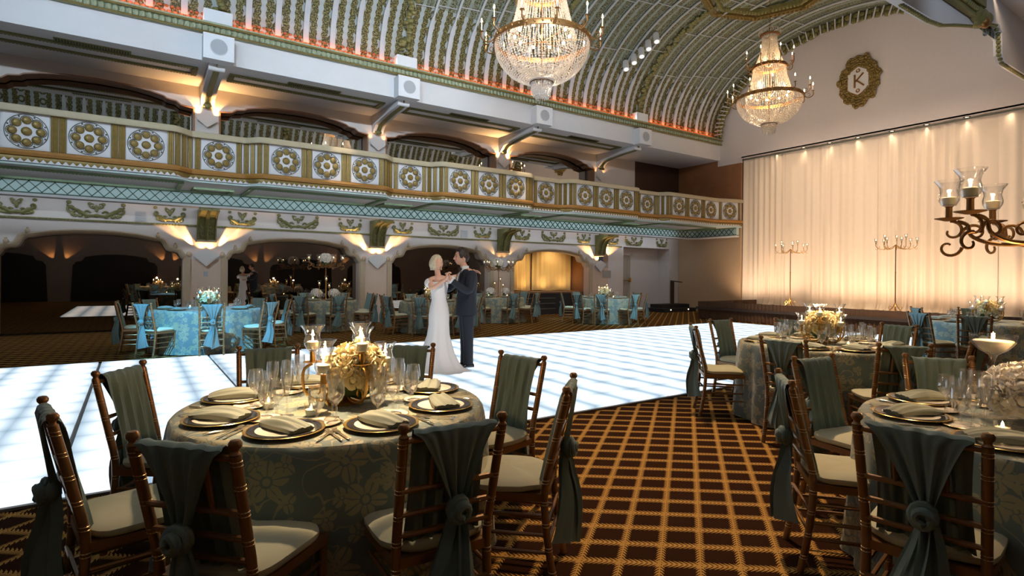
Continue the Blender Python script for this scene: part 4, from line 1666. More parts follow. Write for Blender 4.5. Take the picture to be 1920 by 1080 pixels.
# back rail midpoint and facing of the nearest chairs
FIT = {('A', 0): (-.27, 2.77, 10), ('A', 1): (-.055, 3.735, -33), ('A', 2): (.80, 4.27, -100), ('A', 4): (2.12, 3.02, 193), ('A', 5): (1.78, 2.12, 135), ('A', 6): (.95, 1.76, 86),
       ('A', 7): (.13, 2.02, 43), ('C', 0): (2.305, .84, 10), ('C', 1): (2.85, 1.645, -50), ('C', 2): (3.735, 1.96, -98), ('C', 3): (4.48, 1.52, 219),
       ('D', 1): (11.87, 4.37, -45), ('D', 6): (10.07, 2.98, 18), ('B', 0): (5.0, 3.915, -43), ('B', 7): (4.58, 2.665, 5), ('B', 6): (5.04, 1.93, 48)}
BACKV = {'near': 'seen from behind, knot and tails showing', 'near left': 'seen from behind, knot showing', 'near right': 'seen from behind, knot showing'}
for key, angs in SEATS.items():
    cx, cy, R_, ds = TABLES[key]
    for q, a in enumerate(angs):
        if q in SKIP.get(key, ()):
            continue
        t = math.radians(a)
        if (key, q) in FIT:
            mx_, my_, fa = FIT[(key, q)]
            fa = math.radians(fa)
            place(CHAIR[q % 2], (mx_ + .305 * cos(fa), my_ + .305 * sin(fa), 0), fa - PI / 2,
                  'gold bamboo chair with sage sash, %s side of the %s' % (POSN[(key, a)], ds), 'bamboo chairs round the tables')
            continue
        d = R_ + .215 + (rnd.uniform(-.02, .03) if key not in 'ABC' else 0)
        pos_ = POSN[(key, a)]
        place(CHAIR[q % 2], (cx + d * cos(t), cy + d * sin(t), .048 if False else 0), t + PI / 2 + math.radians(rnd.uniform(-5, 5) if key not in 'AC' else rnd.uniform(-2, 2)),
              'gold bamboo chair with sage sash, %s side of the %s' % (pos_, ds), 'bamboo chairs round the tables')


# ------------------------------------------------------------------ tableware
def lathe_glass(prof, n=20):
    return MB().lathe(prof, n)


def make_charger():
    c = thing('charger_plate', 'plate', 'plate')
    MB().lathe([(0, 0), (.115, 0), (.13, .006), (.162, .014), (.165, .017), (.162, .019), (.135, .012), (.11, .006), (0, .006)], 36).build('gold_charger', M['platerim'], c)
    MB().lathe([(0, .0065), (.09, .0065), (.105, .012), (.118, .016), (.104, .0165), (.088, .012), (0, .011)], 36).build('cream_plate', M['plate'], c)
    MB().lathe([(.106, .0135), (.150, .0188), (.150, .0178), (.106, .0125)], 36, close=True).build('black_band', M['plateband'], c)
    return c


def make_napkin(seed):
    rnd = random.Random(seed)
    m = MB()
    L_, W_ = .125, .058
    top, bot = [], []
    ph = rnd.uniform(0, 6)
    for i in range(21):
        u = i / 10 - 1
        rt, rb_ = [], []
        for k in range(33):
            v_ = k / 16 - 1
            w_ = W_ * (1 + .12 * sin(u * 2 + ph)) * (.86 if abs(u) > .95 else 1)
            z = .030 - .014 * u * u + .006 * sin(v_ * 7 + ph + u * 2.2) * (1 - .5 * abs(u)) + .002 * sin(v_ * 15 + u * 3)
            z *= (1 - .65 * abs(v_) ** 5) * (1 - .35 * abs(u) ** 6)
            z = max(z, .004)
            x, y = v_ * w_ + .012 * u * u, u * L_
            rt.append((x, y, z + .010))
            rb_.append((x * .97, y * .99, .002))
        top.append(rt)
        bot.append(rb_)
    rows = [bot[0]] + top + [bot[-1]]
    m.grid(rows)
    ed_l = [r[0] for r in bot]
    m.grid([ed_l, [r[0] for r in top]])
    m.grid([[r[-1] for r in bot], [r[-1] for r in top]])
    m.grid(bot)
    return tag(m.build('napkin', M['napkin']), 'napkin', 'napkin')


def make_fork():
    m = MB()
    m.bar((0, -.095, .004), (0, .02, .005), .008, .003)
    m.ball((0, -.095, .004), .007, 8, 4, (1, 1.6, .4))
    m.bar((0, .015, .005), (0, .04, .005), .020, .003)
    for k in range(4):
        m.bar((-.0085 + k * .0057, .04, .005), (-.0085 + k * .0057, .085, .008), .003, .002)
    return tag(m.build('fork', M['steel'], smooth=False), 'fork', 'fork')


def make_knife():
    k_ = thing('knife', 'knife', 'knife')
    MB().ball((0, -.065, .005), .009, 8, 5, (.85, 5.0, .6)).build('handle', M['steel'], k_)
    MB().prism([(-.006, -.03), (.006, -.03), (.008, .06), (.004, .10), (-.006, .10)], .003, .0055, 'z').build('blade', M['steel'], k_, False)
    return k_


def make_bread():
    c = thing('bread_plate', 'bread plate', 'plate')
    MB().lathe([(0, 0), (.055, 0), (.08, .008), (.082, .010), (.06, .005), (0, .004)], 28).build('dish', M['plate'], c)
    MB().lathe([(.074, .0075), (.0825, .0105), (.0835, .0098), (.075, .0065)], 28, close=True).build('gold_rim', M['platerim'], c)
    return c


G_FLUTE = [(.0, 0), (.030, .0), (.031, .002), (.008, .006), (.0045, .02), (.0045, .085), (.008, .10), (.018, .125), (.026, .16), (.029, .19), (.027, .225), (.0262, .225),
           (.028, .19), (.025, .161), (.017, .127), (.006, .104), (0, .102)]
G_WINE = [(.0, 0), (.034, .0), (.035, .002), (.009, .006), (.005, .02), (.005, .075), (.012, .085), (.028, .10), (.037, .125), (.037, .15), (.031, .19), (.030, .19),
          (.036, .15), (.036, .126), (.027, .102), (.01, .089), (0, .088)]
G_GOB = [(.0, 0), (.033, .0), (.034, .003), (.010, .008), (.006, .02), (.006, .045), (.016, .055), (.031, .07), (.039, .10), (.040, .13), (.038, .165), (.037, .165),
         (.039, .13), (.038, .10), (.03, .073), (.014, .059), (0, .058)]
GL = {}
for nm, pr in (('champagne_flute', G_FLUTE), ('wine_glass', G_WINE), ('water_goblet', G_GOB)):
    GL[nm] = tag(lathe_glass(pr).build(nm, M['glass']), nm, 'glass')
CHG, FORK, KNIFE, BREAD = make_charger(), make_fork(), make_knife(), make_bread()
NAP = [make_napkin(1), make_napkin(2), make_napkin(5)]
ZT = .7765


def polar(key, a, r, side):
    """point at distance r from the table centre on the seat axis, shifted sideways (to the sitter's right)"""
    cx, cy = TABLES[key][:2]
    t = math.radians(a)
    # sitter looks to the centre: right hand is +90 deg from the outward direction
    return (cx + r * cos(t) - side * sin(t), cy + r * sin(t) + side * cos(t))


def setting(key, a, q, full_=True):
    cx, cy, R_, ds = TABLES[key]
    t = math.radians(a)
    rz = t + PI / 2
    ps = POSN[(key, a)]
    wh = ' at the %s place of the %s' % (ps, ds)
    x, y = polar(key, a, R_ - .19, 0)
    place(CHG, (x, y, ZT), rz, 'gold rimmed dinner plate' + wh, 'dinner plates')
    place(NAP[q % 3], (x, y, ZT + .0185), rz + (-.9, .5, 1.2, -.4, .9, -1.1, .2, 1.0)[q % 8], 'folded grey green napkin' + wh, 'napkins')
    if full_:
        for k, off in enumerate((-.195, -.225)):
            x, y = polar(key, a, R_ - .17, off)
            place(FORK, (x, y, ZT), rz, '%s silver fork%s' % (('inner', 'outer')[k], wh), 'forks')
        x, y = polar(key, a, R_ - .17, .195)
        place(KNIFE, (x, y, ZT), rz, 'silver knife' + wh, 'knives')
        x, y = polar(key, a, R_ - .38, -.20)
        place(BREAD, (x, y, ZT), rz, 'cream bread plate' + wh, 'bread plates')
    gs = (('water_goblet', R_ - .37, .06), ('wine_glass', R_ - .385, .145), ('champagne_flute', R_ - .45, .10)) if full_ else (('water_goblet', R_ - .36, .08), ('wine_glass', R_ - .40, .16))
    for nm, r_, off in gs:
        x, y = polar(key, a, r_, off)
        place(GL[nm], (x, y, ZT), rz, 'clear ' + nm.replace('_', ' ') + wh, nm.replace('_', ' ') + 's')


for key in 'AB':
    for q, a in enumerate(SEATS[key]):
        setting(key, a, q)
for q, a in enumerate(SEATS['C']):
    if q in (0, 1, 2, 3, 7):
        setting('C', a, q)
for key in 'DEFGHI':
    for q, a in enumerate(SEATS[key]):
        rel = octant(key, a)
        if rel < 130 or rel > 230:
            setting(key, a, q, False)


# ------------------------------------------------------------------ flowers and candles
def rose_mesh(r_, seed, petals=((3, .38, 1.0), (5, .66, .85), (6, 1.0, .55))):
    rnd = random.Random(seed)
    m = MB()
    m.ball((0, 0, r_ * .25), r_ * .36, 7, 5)
    for li, (n, k, lift) in enumerate(petals):
        for q in range(n):
            a0 = 2 * PI * q / n + li * .7 + rnd.uniform(-.15, .15)
            hw = PI / n * 1.15
            rows = []
            for i in range(4):
                t = i / 3
                row = []
                for j in range(4):
                    u = j / 1.5 - 1
                    a = a0 + u * hw * (1 - .25 * t)
                    rr = r_ * k * (.35 + .65 * sin(min(1, t * 1.1) * PI / 2)) * (1 - .10 * u * u)
                    z = r_ * (.05 + lift * t * (.62 - .10 * u * u)) - (r_ * .10 if (i == 3 and li > 0) else 0)
                    row.append((rr * cos(a), rr * sin(a), z))
                rows.append(row)
            m.grid(rows)
    return m


ROSE = [rose_mesh(.048, s).mesh('rose', M['rose']) for s in (1, 2)]
WROSE = [rose_mesh(.048, s).mesh('white_rose', M['white_rose']) for s in (3, 4)]


def dome_pts(n, seed, zmin=-.35):
    rnd = random.Random(seed)
    out = []
    g = PI * (3 - math.sqrt(5))
    for i in range(n):
        z = lerp(zmin, .98, (i + .5) / n)
        r_ = math.sqrt(1 - z * z)
        out.append((r_ * cos(g * i + rnd.uniform(-.1, .1)), r_ * sin(g * i), z))
    return out


def flower_ball(name, label, loc, R_, n, seed, white=False, merged=False, flat=1., group='flower centrepieces'):
    th = thing(name, label, 'flowers', loc, 0, group)
    core = MB().ball((0, 0, 0), R_ * .86, 14, 9, (1, 1, flat))
    core.build('greenery', M['leaf'], th)
    rnd = random.Random(seed)
    mm = MB()
    for i, d in enumerate(dome_pts(n, seed)):
        d = Vector(d)
        p = Vector((d.x, d.y, d.z * flat)) * R_ * .82
        q = d.to_track_quat('Z', 'Y')
        s = rnd.uniform(.85, 1.25) * R_ / .155
        if merged:
            me = (WROSE if white else ROSE)[i % 2]
            mat_ = Matrix.Translation(p) @ q.to_matrix().to_4x4() @ Matrix.Scale(s, 4)
            mm.add([tuple(mat_ @ v.co) for v in me.vertices], [tuple(pp_.vertices) for pp_ in me.polygons])
        else:
            o = child((WROSE if white else ROSE)[i % 2], 'rose', th, tuple(p))
            o.rotation_mode = 'QUATERNION'
            o.rotation_quaternion = q @ Vector((0, 0, 1)).rotation_difference(Vector((0, 0, 1)))
            o.scale = (s, s, s)
    if merged:
        mm.build('roses', M['white_rose' if white else 'rose'], th, fix=False)
    return th


HUR = [(.012, 0), (.030, .004), (.044, .03), (.046, .05), (.038, .08), (.044, .105), (.064, .135), (.0625, .135), (.0425, .106), (.0365, .08), (.0445, .05), (.0425, .03),
       (.029, .006), (.0, .005)]


def hurricane(parent, p, s=1., flame=True):
    h = MB().lathe([(r_ * s, z * s) for r_, z in HUR], 20).build('hurricane_glass', M['hglass'], parent, loc=p)
    MB().lathe([(0, .007 * s), (.028 * s, .008 * s), (.030 * s, .045 * s), (.024 * s, .05 * s), (0, .046 * s)], 14).build('candle', M['wax'], h)
    MB().lathe([(0, .048 * s), (.005 * s, .055 * s), (.0045 * s, .064 * s), (0, .078 * s)], 8).build('flame', M['flame'], h)
    return h


def vscroll(mb, o, ang, c, r0, r1, a0, a1, th, n=14):
    """a volute in the vertical plane through direction ang; c=(r,z) centre"""
    pts, rs = [], []
    for q in range(n):
        t = q / (n - 1)
        a = lerp(a0, a1, t)
        r_ = lerp(r0, r1, t)
        rr, zz = c[0] + r_ * cos(a), c[1] + r_ * sin(a)
        pts.append((o[0] + rr * cos(ang), o[1] + rr * sin(ang), o[2] + zz))
        rs.append(lerp(th, th * .6, t))
    mb.tube(pts, rs, 7)


def low_candelabra(label, loc, rz=0):
    c = thing('candelabra', label, 'candelabra', loc, rz, 'low candelabra centrepieces')
    MB().lathe([(0, 0), (.075, 0), (.078, .008), (.03, .02), (.016, .04), (.014, .10), (.02, .11), (0, .115)], 20).build('base', M['brass'], c)
    for k in range(6):
        a = k * PI / 3 + .25
        h, r_ = ((.285, .16), (.19, .205))[k % 2]
        arm = MB()
        pts = [(.012, .06), (.06, .025), (.12, .02), (.18, .05), (.205, .11), (.20, h - .10), (r_, h - .072)]
        p3 = [(x * cos(a), x * sin(a), z) for x, z in bez([(x, z, 0) for x, z in pts], 20) for _ in (0,)] if False else \
             [(q[0] * cos(a), q[0] * sin(a), q[1]) for q in bez([(x, z, 0) for x, z in pts], 20)]
        arm.tube(p3, .0075, 7)
        vscroll(arm, (0, 0, 0), a, (.14, .065), .045, .012, -1.6, 4.2, .007)
        arm.build('arm', M['brass'], c)
        hd = MB()
        hd.lathe([(0, 0), (.045, .006), (.046, .009), (.014, .008), (.013, .06), (.02, .066), (0, .067)], 16, (r_ * cos(a), r_ * sin(a), h - .07))
        hd.build('candle_cup', M['brass'], c)
        hurricane(c, (r_ * cos(a), r_ * sin(a), h - .003), .95)
    return c


def tall_candelabra(label, loc, rz=0, H_=.97, nar=8):
    """tall pole with a ring of scrolling arms"""
    c = thing('tall_candelabra', label, 'candelabra', loc, rz, 'tall candelabra centrepieces')
    MB().lathe([(0, 0), (.11, 0), (.11, .012), (.03, .03), (.014, .06), (.012, H_ - .12), (.03, H_ - .1), (.03, H_ - .06), (.05, H_ - .02), (0, H_)], 18).build('pole', M['bronze'], c)
    z0 = H_
    for k in range(nar):
        a = 2 * PI * k / nar + .06
        arm = MB()
        o = (0, 0, z0)
        pts = bez([(.03, -.06, 0), (.14, -.12, 0), (.27, -.12, 0), (.36, -.08, 0), (.38, -.02, 0), (.42, .0, 0)], 22)
        arm.tube([(q[0] * cos(a), q[0] * sin(a), z0 + q[1]) for q in pts], .0095, 7)
        vscroll(arm, o, a, (.445, -.05), .055, .014, 1.5, 6.6, .0085, 18)
        vscroll(arm, o, a, (.455, -.125), .052, .012, 1.9, -3.6, .0085, 18) if k % 2 else vscroll(arm, o, a, (.455, -.13), .055, .012, 3.2, 8.4, .0085, 18)
        vscroll(arm, o, a, (.35, -.065), .055, .013, -.3, 5.4, .0085, 18)
        vscroll(arm, o, a, (.22, -.07), .05, .013, 3.4, -2.0, .008, 16)
        arm.build('arm', M['bronze'], c)
        sc_ = MB().lathe([(0, 0), (.02, .0), (.062, .012), (.063, .015), (.015, .006), (.0145, .07), (.02, .075), (0, .076)], 18, (.455 * cos(a), .455 * sin(a), z0 + .005))
        sc_.build('saucer_cup', M['bronze'], c)
        hurricane(c, (.455 * cos(a), .455 * sin(a), z0 + .079), 1.0)
    return c


A = TABLES['A']
low1 = low_candelabra('brass candelabra with hurricane candles on the big front left table', (A[0] + .03, A[1] - .03, ZT), .5)
flower_ball('rose_ball', 'ball of cream roses amid the candelabra on the big front left table', (A[0] + .085, A[1] - .05, ZT + .165), .16, 46, 4)
B = TABLES['B']
bcand = cc = copy_tree(low1)
cc.location = (B[0], B[1], ZT)
cc.rotation_euler = (0, 0, 1.1)
cc['label'] = 'brass candelabra with hurricane candles on the second table at right'
fb = flower_ball('rose_ball', 'ball of cream roses amid the candelabra on the second table at right', (B[0], B[1], ZT + .18), .165, 46, 5)
for key, lab in (('D', 'table before the stage'), ('E', 'blue lit far left table'), ('G', 'table behind the bride'), ('I', 'far table nearest the stage steps')):
    x, y = TABLES[key][:2]
    cc = copy_tree(low1)
    cc.location = (x, y, ZT)
    cc.rotation_euler = (0, 0, x)
    cc['label'] = 'brass candelabra with lit hurricane candles on the ' + lab
    flower_ball('rose_ball', 'ball of cream roses amid the candelabra on the ' + lab, (x, y, ZT + .18), .165, 40, 9, merged=True)
tall = None
for key, lab in (('C', 'table at right edge'), ('F', 'flower table left of bride'), ('H', 'tall flower table right of the groom')):
    x, y = TABLES[key][:2]
    if tall is None:
        x, y = x + .066, y - .045
        tall = tall_candelabra('bronze scrolled tall candelabra on the ' + lab, (x, y, ZT), math.radians(5))
    else:
        cc = copy_tree(tall)
        cc.location = (x, y, ZT)
        cc['label'] = 'bronze scrolled tall candelabra on the ' + lab
    flower_ball('rose_ball', 'white rose ball on top of the tall candelabra, ' + lab, (x, y, ZT + 1.06), .17, 48, 6, True, key != 'C')
    if key != 'C':
        for s, dx in ((-1, -.24), (1, .22)):
            flower_ball('rose_ball', 'low white rose ball %s of the pole, %s' % ('left' if s < 0 else 'right', lab), (x + dx * .83, y - dx * .55, ZT + .15), .15, 34, 7, True, True)
        for k, (dx, h) in enumerate(((-.16, .40), (.02, .52), (.10, .34))):
            cs = thing('candlestick', '%s brass candlestick with lit candle, %s' % (('left', 'middle', 'right')[k], lab), 'candlestick', (x + dx * .83 - .1 * .55, y - dx * .55 - .17, ZT), 0, 'brass candlesticks')
            MB().lathe([(0, 0), (.05, 0), (.02, .02), (.008, .05), (.008, h - .03), (.03, h - .01), (.03, h), (0, h)], 12).build('stem', M['brass'], cs)
            hurricane(cs, (0, 0, h + .001), .8)
# the mass of white petals on the right table, and the tall coupe with a floating candle
C = TABLES['C']
flower_ball('hydrangea_mass', 'large ruffled white hydrangea mass on the table cut by the right edge', (C[0] - .03, C[1] + .04, ZT + .145), .215, 85, 12, True, False, .62)
cp = thing('floating_candle_glass', 'tall stemmed glass bowl with a floating lit candle at right', 'candle glass', (C[0] + .05, C[1] + .235, ZT + .0))
MB().lathe([(0, 0), (.05, 0), (.05, .004), (.012, .01), (.008, .05), (.008, .27), (.02, .30), (.06, .325), (.088, .36), (.095, .40), (.0935, .40), (.086, .361), (.058, .328),
            (.016, .305), (0, .304)], 28).build('bowl', M['hglass'], cp)
MB().lathe([(0, .312), (.03, .316), (.058, .335), (.082, .368), (.078, .372), (.0, .374)], 24).build('wax', M['wax'], cp)
MB().lathe([(0, .375), (.007, .385), (.006, .397), (0, .415)], 10).build('flame', M['flame'], cp)


def votive(label, loc, s=1.):
    v_ = thing('votive', label, 'candle', loc, 0, 'votive candles')
    MB().lathe([(0, 0), (.026 * s, 0), (.034 * s, .06 * s), (.0325 * s, .06 * s), (.025 * s, .004), (0, .004)], 18).build('cup', M['hglass'], v_)
    MB().lathe([(0, .005), (.024 * s, .005), (.027 * s, .03 * s), (0, .028 * s)], 14).build('wax', M['wax'], v_)
    MB().lathe([(0, .029 * s), (.006 * s, .036 * s), (.005 * s, .045 * s), (0, .058 * s)], 8).build('flame', M['flame'], v_)


def scr(key, dx, dz, z=ZT):
    """offset from a table centre: dx to the right in the picture, dz away from the camera"""
    x, y = TABLES[key][:2]
    return (x + dx * .829 + dz * .559, y - dx * .559 + dz * .829, z)


votive('lit glass votive in front of the rose ball, big front table', scr('A', -.04, -.27))
votive('lit glass votive left of the rose ball, big front table', scr('A', -.30, -.14))
votive('lit glass votive before the hydrangea mass, table at right edge', scr('C', -.20, -.30))
votive('lit glass votive left of the hydrangea mass, table at right edge', scr('C', -.34, -.12))
votive('lit glass votive before the rose ball, second table at right', scr('B', .1, -.28))
for key in 'EF' 'GHI':
    votive('lit glass votive left on the ' + TABLES[key][3], scr(key, -.3, -.1), 1.2)
    votive('lit glass votive right on the ' + TABLES[key][3], scr(key, .28, -.15), 1.2)


# ------------------------------------------------------------------ floor candelabra on the stage
def floor_candelabra(label, loc):
    c = thing('floor_candelabra', label, 'candelabra', loc, .3, 'floor candelabra on the stage')
    p_ = MB().lathe([(.016, .25), (.016, 1.2), (.022, 1.22), (.014, 1.24), (.014, 2.0), (.05, 2.02), (0, 2.06)], 10)
    p_.build('pole', M['bronze'], c)
    b_ = MB()
    for k in range(4):
        a = k * PI / 2
        b_.tube([(q[0] * cos(a), q[0] * sin(a), q[1]) for q in bez([(.015, .30, 0), (.06, .18, 0), (.16, .06, 0), (.26, .012, 0), (.32, .05, 0), (.29, .09, 0)], 14)], .012, 6)
        vscroll(b_, (0, 0, 0), a, (.11, .17), .07, .02, -1.6, 3.6, .009)
    b_.build('scroll_base', M['brass'], c)
    for k in range(9):
        a = 2 * PI * k / 9
        r_ = .52 if k % 3 else .30
        z = 2.08 + (.10 if k % 3 == 0 else 0)
        arm = MB()
        arm.tube([(q[0] * cos(a), q[0] * sin(a), q[1]) for q in bez([(.02, 2.03, 0), (r_ * .4, 1.93, 0), (r_ * .8, 1.93, 0), (r_, 2.02, 0), (r_, z, 0)], 14)], .008, 6)
        vscroll(arm, (0, 0, 0), a, (r_ * .86, 2.0), .05, .012, 0, -5, .006)
        vscroll(arm, (0, 0, 0), a, (r_ * .98, 1.94), .05, .012, 2, 7, .006)
        arm.lathe([(0, 0), (.04, .008), (.012, .012), (.012, .05), (0, .05)], 10, (r_ * cos(a), r_ * sin(a), z))
        arm.build('arm', M['brass'], c)
        h = MB().lathe([(.02, .0), (.042, .03), (.034, .07), (.05, .13), (.049, .13), (.033, .07), (.041, .03), (0, .003)], 12).build('cup_glass', M['hglass'], c, loc=(r_ * cos(a), r_ * sin(a), z + .05))
        MB().lathe([(0, .004), (.022, .006), (.022, .06), (0, .062)], 8).build('candle', M['wax'], h)
        MB().lathe([(0, .063), (.007, .075), (0, .105)], 6).build('flame', M['flame'], h)
    return c


f1 = floor_candelabra('tall brass floor candelabra at left in front of the stage curtain', (19.35, 11.0, .421))
f2 = copy_tree(f1)
f2.location = (18.9, 7.5, .421)
f2['label'] = 'tall brass floor candelabra at right in front of the stage curtain'
# ------------------------------------------------------------------ chandeliers
def chandelier(label, x, y, s, zbot):
    """beaded basket chandelier; heights measured up from the lowest drop, scaled by s"""
    c = thing('chandelier', label, 'chandelier', (x, y, zbot), 0, 'crystal chandeliers')
    Z = lambda z: z * s
    zc = 10.12 - zbot
    ch = MB()
    n = int((zc - Z(3.15)) / .07)
    for q in range(n):
        z = Z(3.15) + (q + .5) * (zc - Z(3.15)) / n
        r_ = .028
        pts = [(r_ * cos(t) if q % 2 else 0, 0 if q % 2 else r_ * cos(t), z + .045 * sin(t)) for t in [2 * PI * j / 8 for j in range(8)]]
        ch.tube(pts, .007, 4, closed=True)
    ch.build('chain', M['bronze'], c)
    MB().tube([(0, 0, Z(.25)), (0, 0, Z(3.2))], .018 * s, 8).build('stem', M['bronze'], c)
    for nm, R_, z, th in (('crown_ring', .23, 2.98, .035), ('upper_ring', .46, 2.02, .045), ('lower_ring', .91, 1.09, .05)):
        r_ = MB()
        r_.lathe([(Z(R_) - .012, Z(z - th)), (Z(R_) + .018, Z(z - th)), (Z(R_) + .028, Z(z)), (Z(R_) + .018, Z(z + th)), (Z(R_) - .012, Z(z + th))], 48, close=True)
        for q in range(40):
            a = 2 * PI * q / 40
            r_.ball(((Z(R_) + .028) * cos(a), (Z(R_) + .028) * sin(a), Z(z)), .022 * s, 5, 4)
        if nm != 'crown_ring':
            for q in range(4):
                a = PI * q / 4
                r_.bar((Z(R_) * cos(a), Z(R_) * sin(a), Z(z)), (-Z(R_) * cos(a), -Z(R_) * sin(a), Z(z)), .012, .012)
        r_.build(nm, M['bronze'], c)
    rnd = random.Random(int(x * 10))

    def strands(name, fn, ns, nb, br):
        m = MB()
        for k in range(ns):
            a = 2 * PI * k / ns
            for j in range(nb):
                t = (j + .5) / nb
                r_, z = fn(t)
                q = br * rnd.uniform(.8, 1.2)
                m.octa((Z(r_) * cos(a), Z(r_) * sin(a), Z(z)), q, q * 1.25)
        return m.build(name, M['crystal'], c, False, fix=False)
    strands('crown_beads', lambda t: (lerp(.23, .20, t) + .10 * sin(PI * t), lerp(2.98, 3.16, t)), 30, 5, .020 * s)
    strands('upper_tent', lambda t: (lerp(.20, .43, t ** 2.2), lerp(2.95, 2.04, t)), 44, 26, .0165 * s)
    strands('lower_tent', lambda t: (lerp(.44, .66, t ** 1.4), lerp(2.0, 1.12, t)), 60, 26, .0165 * s)
    strands('basket', lambda t: (lerp(.90, .20, t) ** 1 if False else .90 * cos(t * 1.33), 1.06 - .74 * sin(t * 1.40)), 74, 26, .0185 * s)
    strands('inner_basket', lambda t: (.66 * cos(t * 1.3), .98 - .50 * sin(t * 1.4)), 44, 14, .02 * s)
    MB().lathe([(Z(.19), Z(.31)), (Z(.23), Z(.31)), (Z(.23), Z(.35)), (Z(.19), Z(.35))], 30, close=True).build('drop_ring', M['bronze'], c)
    strands('drop_cluster', lambda t: (.21 - .05 * t, lerp(.31, .06, t)), 34, 9, .017 * s)
    strands('inner_drops', lambda t: (.11, lerp(.28, .0, t)), 16, 9, .018 * s)
    for ring, (R_, z, na, out, up) in (('upper', (.46, 2.04, 8, .22, .32)), ('lower', (.91, 1.1, 12, .25, .16))):
        for k in range(na):
            a = 2 * PI * k / na + (.2 if ring == 'upper' else .1)
            ar = MB()
            pts = bez([(R_, z, 0), (R_ + out * .5, z - .09, 0), (R_ + out, z - .02, 0), (R_ + out, z + up * .6, 0)], 12)
            ar.tube([(Z(q[0]) * cos(a), Z(q[0]) * sin(a), Z(q[1])) for q in pts], .014 * s, 6)
            vscroll(ar, (0, 0, 0), a, (Z(R_ + out * .5), Z(z + .01)), Z(.06), Z(.015), -1.6, 3.4, .009 * s)
            e_ = (Z(R_ + out) * cos(a), Z(R_ + out) * sin(a), Z(z + up * .6))
            ar.lathe([(0, 0), (.045 * s, .01), (.014 * s, .014), (.014 * s, .03), (0, .03)], 10, e_)
            arm = ar.build('candle_arm', M['bronze'], c)
            MB().lathe([(.012 * s, .028), (.012 * s, Z(.17)), (0, Z(.172))], 8, e_).build('candle_tube', M['wax'], arm)
            MB().lathe([(0, Z(.172)), (.016 * s, Z(.19)), (.014 * s, Z(.215)), (0, Z(.26))], 8, e_).build('flame_bulb', M['bulb'], arm)
    bl = MB()
    for k in range(10):
        a = 2 * PI * k / 10
        bl.ball((Z(.52) * cos(a), Z(.52) * sin(a), Z(1.2)), .03 * s, 8, 6)
    bl.build('inner_bulb', M['bulb'], c)
    for z, e_ in ((1.25, 130), (2.1, 40)):
        L = bpy.data.lights.new('chandelier_lamp', 'POINT')
        L.energy = e_ * s * s
        L.color = (1, .66, .34)
        L.shadow_soft_size = .12
        o = bpy.data.objects.new('chandelier_lamp', L)
        COL.objects.link(o)
        o.parent = c
        o.location = (0, 0, Z(z))
    return c


chandelier('large crystal chandelier at top centre, its crown cut by the frame', CH[0][0], CH[0][1], CH[0][2], CH[0][3])
chandelier('smaller crystal chandelier hanging before the lettered end wall', CH[1][0], CH[1][1], CH[1][2], CH[1][3])

# row of white spotlights fixed under the vault
def vhit(px, py):
    """where the sight line of a picture point meets the vault"""
    F_, hd = 1052., math.radians(34)
    dx, dy = px - 960, py - 517
    dx, dy = dx + .0082 * dy, dy - .0082 * dx
    d = Vector((sin(hd) + cos(hd) * dx / F_, cos(hd) - sin(hd) * dx / F_, -dy / F_))
    t = 5.
    while t < 40:
        y, z = d.y * t, 1.45 + d.z * t
        if y > VC and ((y - VC) / (VA - .1)) ** 2 + (max(0, z - VZ) / (VB - .1)) ** 2 > 1 and z > VZ:
            break
        t += .02
    return Vector((d.x * t, d.y * t, 1.45 + d.z * t))


SPN = ['lowest of the five', 'second lowest of the five', 'middle one of the five', 'second highest of the five', 'highest of the five']
for k, (px, py) in enumerate(((1173, 118), (1188, 106), (1202, 94), (1215, 80), (1230, 66))):
    p = vhit(px, py)
    s_ = thing('spotlight', 'white cylindrical ceiling spotlight, %s in a row' % SPN[k], 'spotlight', tuple(p), 0, 'ceiling spotlights in a row')
    ax = Vector((-.25, -.35, -.9)).normalized()
    MB().tube([tuple(-ax * .05), tuple(ax * .30)], .10, 14).build('barrel', M['speaker'], s_)
    MB().tube([tuple(ax * .301), tuple(ax * .306)], .07, 12).build('lens', M['dimlens'], s_)
    MB().ball(tuple(-ax * .08), .08, 8, 6).build('bracket', M['bronze'], s_)
# ------------------------------------------------------------------ the dancing couple
def skin(name, verts, edges, mat_, parent, sub=2, extra=None):
    """grow one continuous surface round a skeleton; verts: name -> (pos, rx, ry)"""
    names = list(verts)
    me = bpy.data.meshes.new(name)
    me.from_pydata([verts[k][0] for k in names], [(names.index(a), names.index(b)) for a, b in edges], [])
    o = bpy.data.objects.new(name, me)
    COL.objects.link(o)
    o.modifiers.new('skin', 'SKIN').use_smooth_shade = True
    sv = me.skin_vertices[0].data
    for i, k in enumerate(names):
        r_ = verts[k]
        sv[i].radius = (r_[1], r_[2] if len(r_) > 2 else r_[1])
    sv[0].use_root = True
    s = o.modifiers.new('sub', 'SUBSURF')
    s.levels = s.render_levels = sub
    dg = bpy.context.evaluated_depsgraph_get()
    dg.update()
    m2 = bpy.data.meshes.new_from_object(o.evaluated_get(dg))
    o.modifiers.clear()
    if extra is not None:
        mb = MB()
        mb.add([tuple(v.co) for v in m2.vertices], [tuple(p.vertices) for p in m2.polygons])
        mb.add(extra.v, extra.f)
        m2 = mb.mesh(name)
    o.data = m2
    m2.materials.clear()
    m2.materials.append(mat_)
    m2.polygons.foreach_set('use_smooth', [True] * len(m2.polygons))
    o.parent = parent
    return o


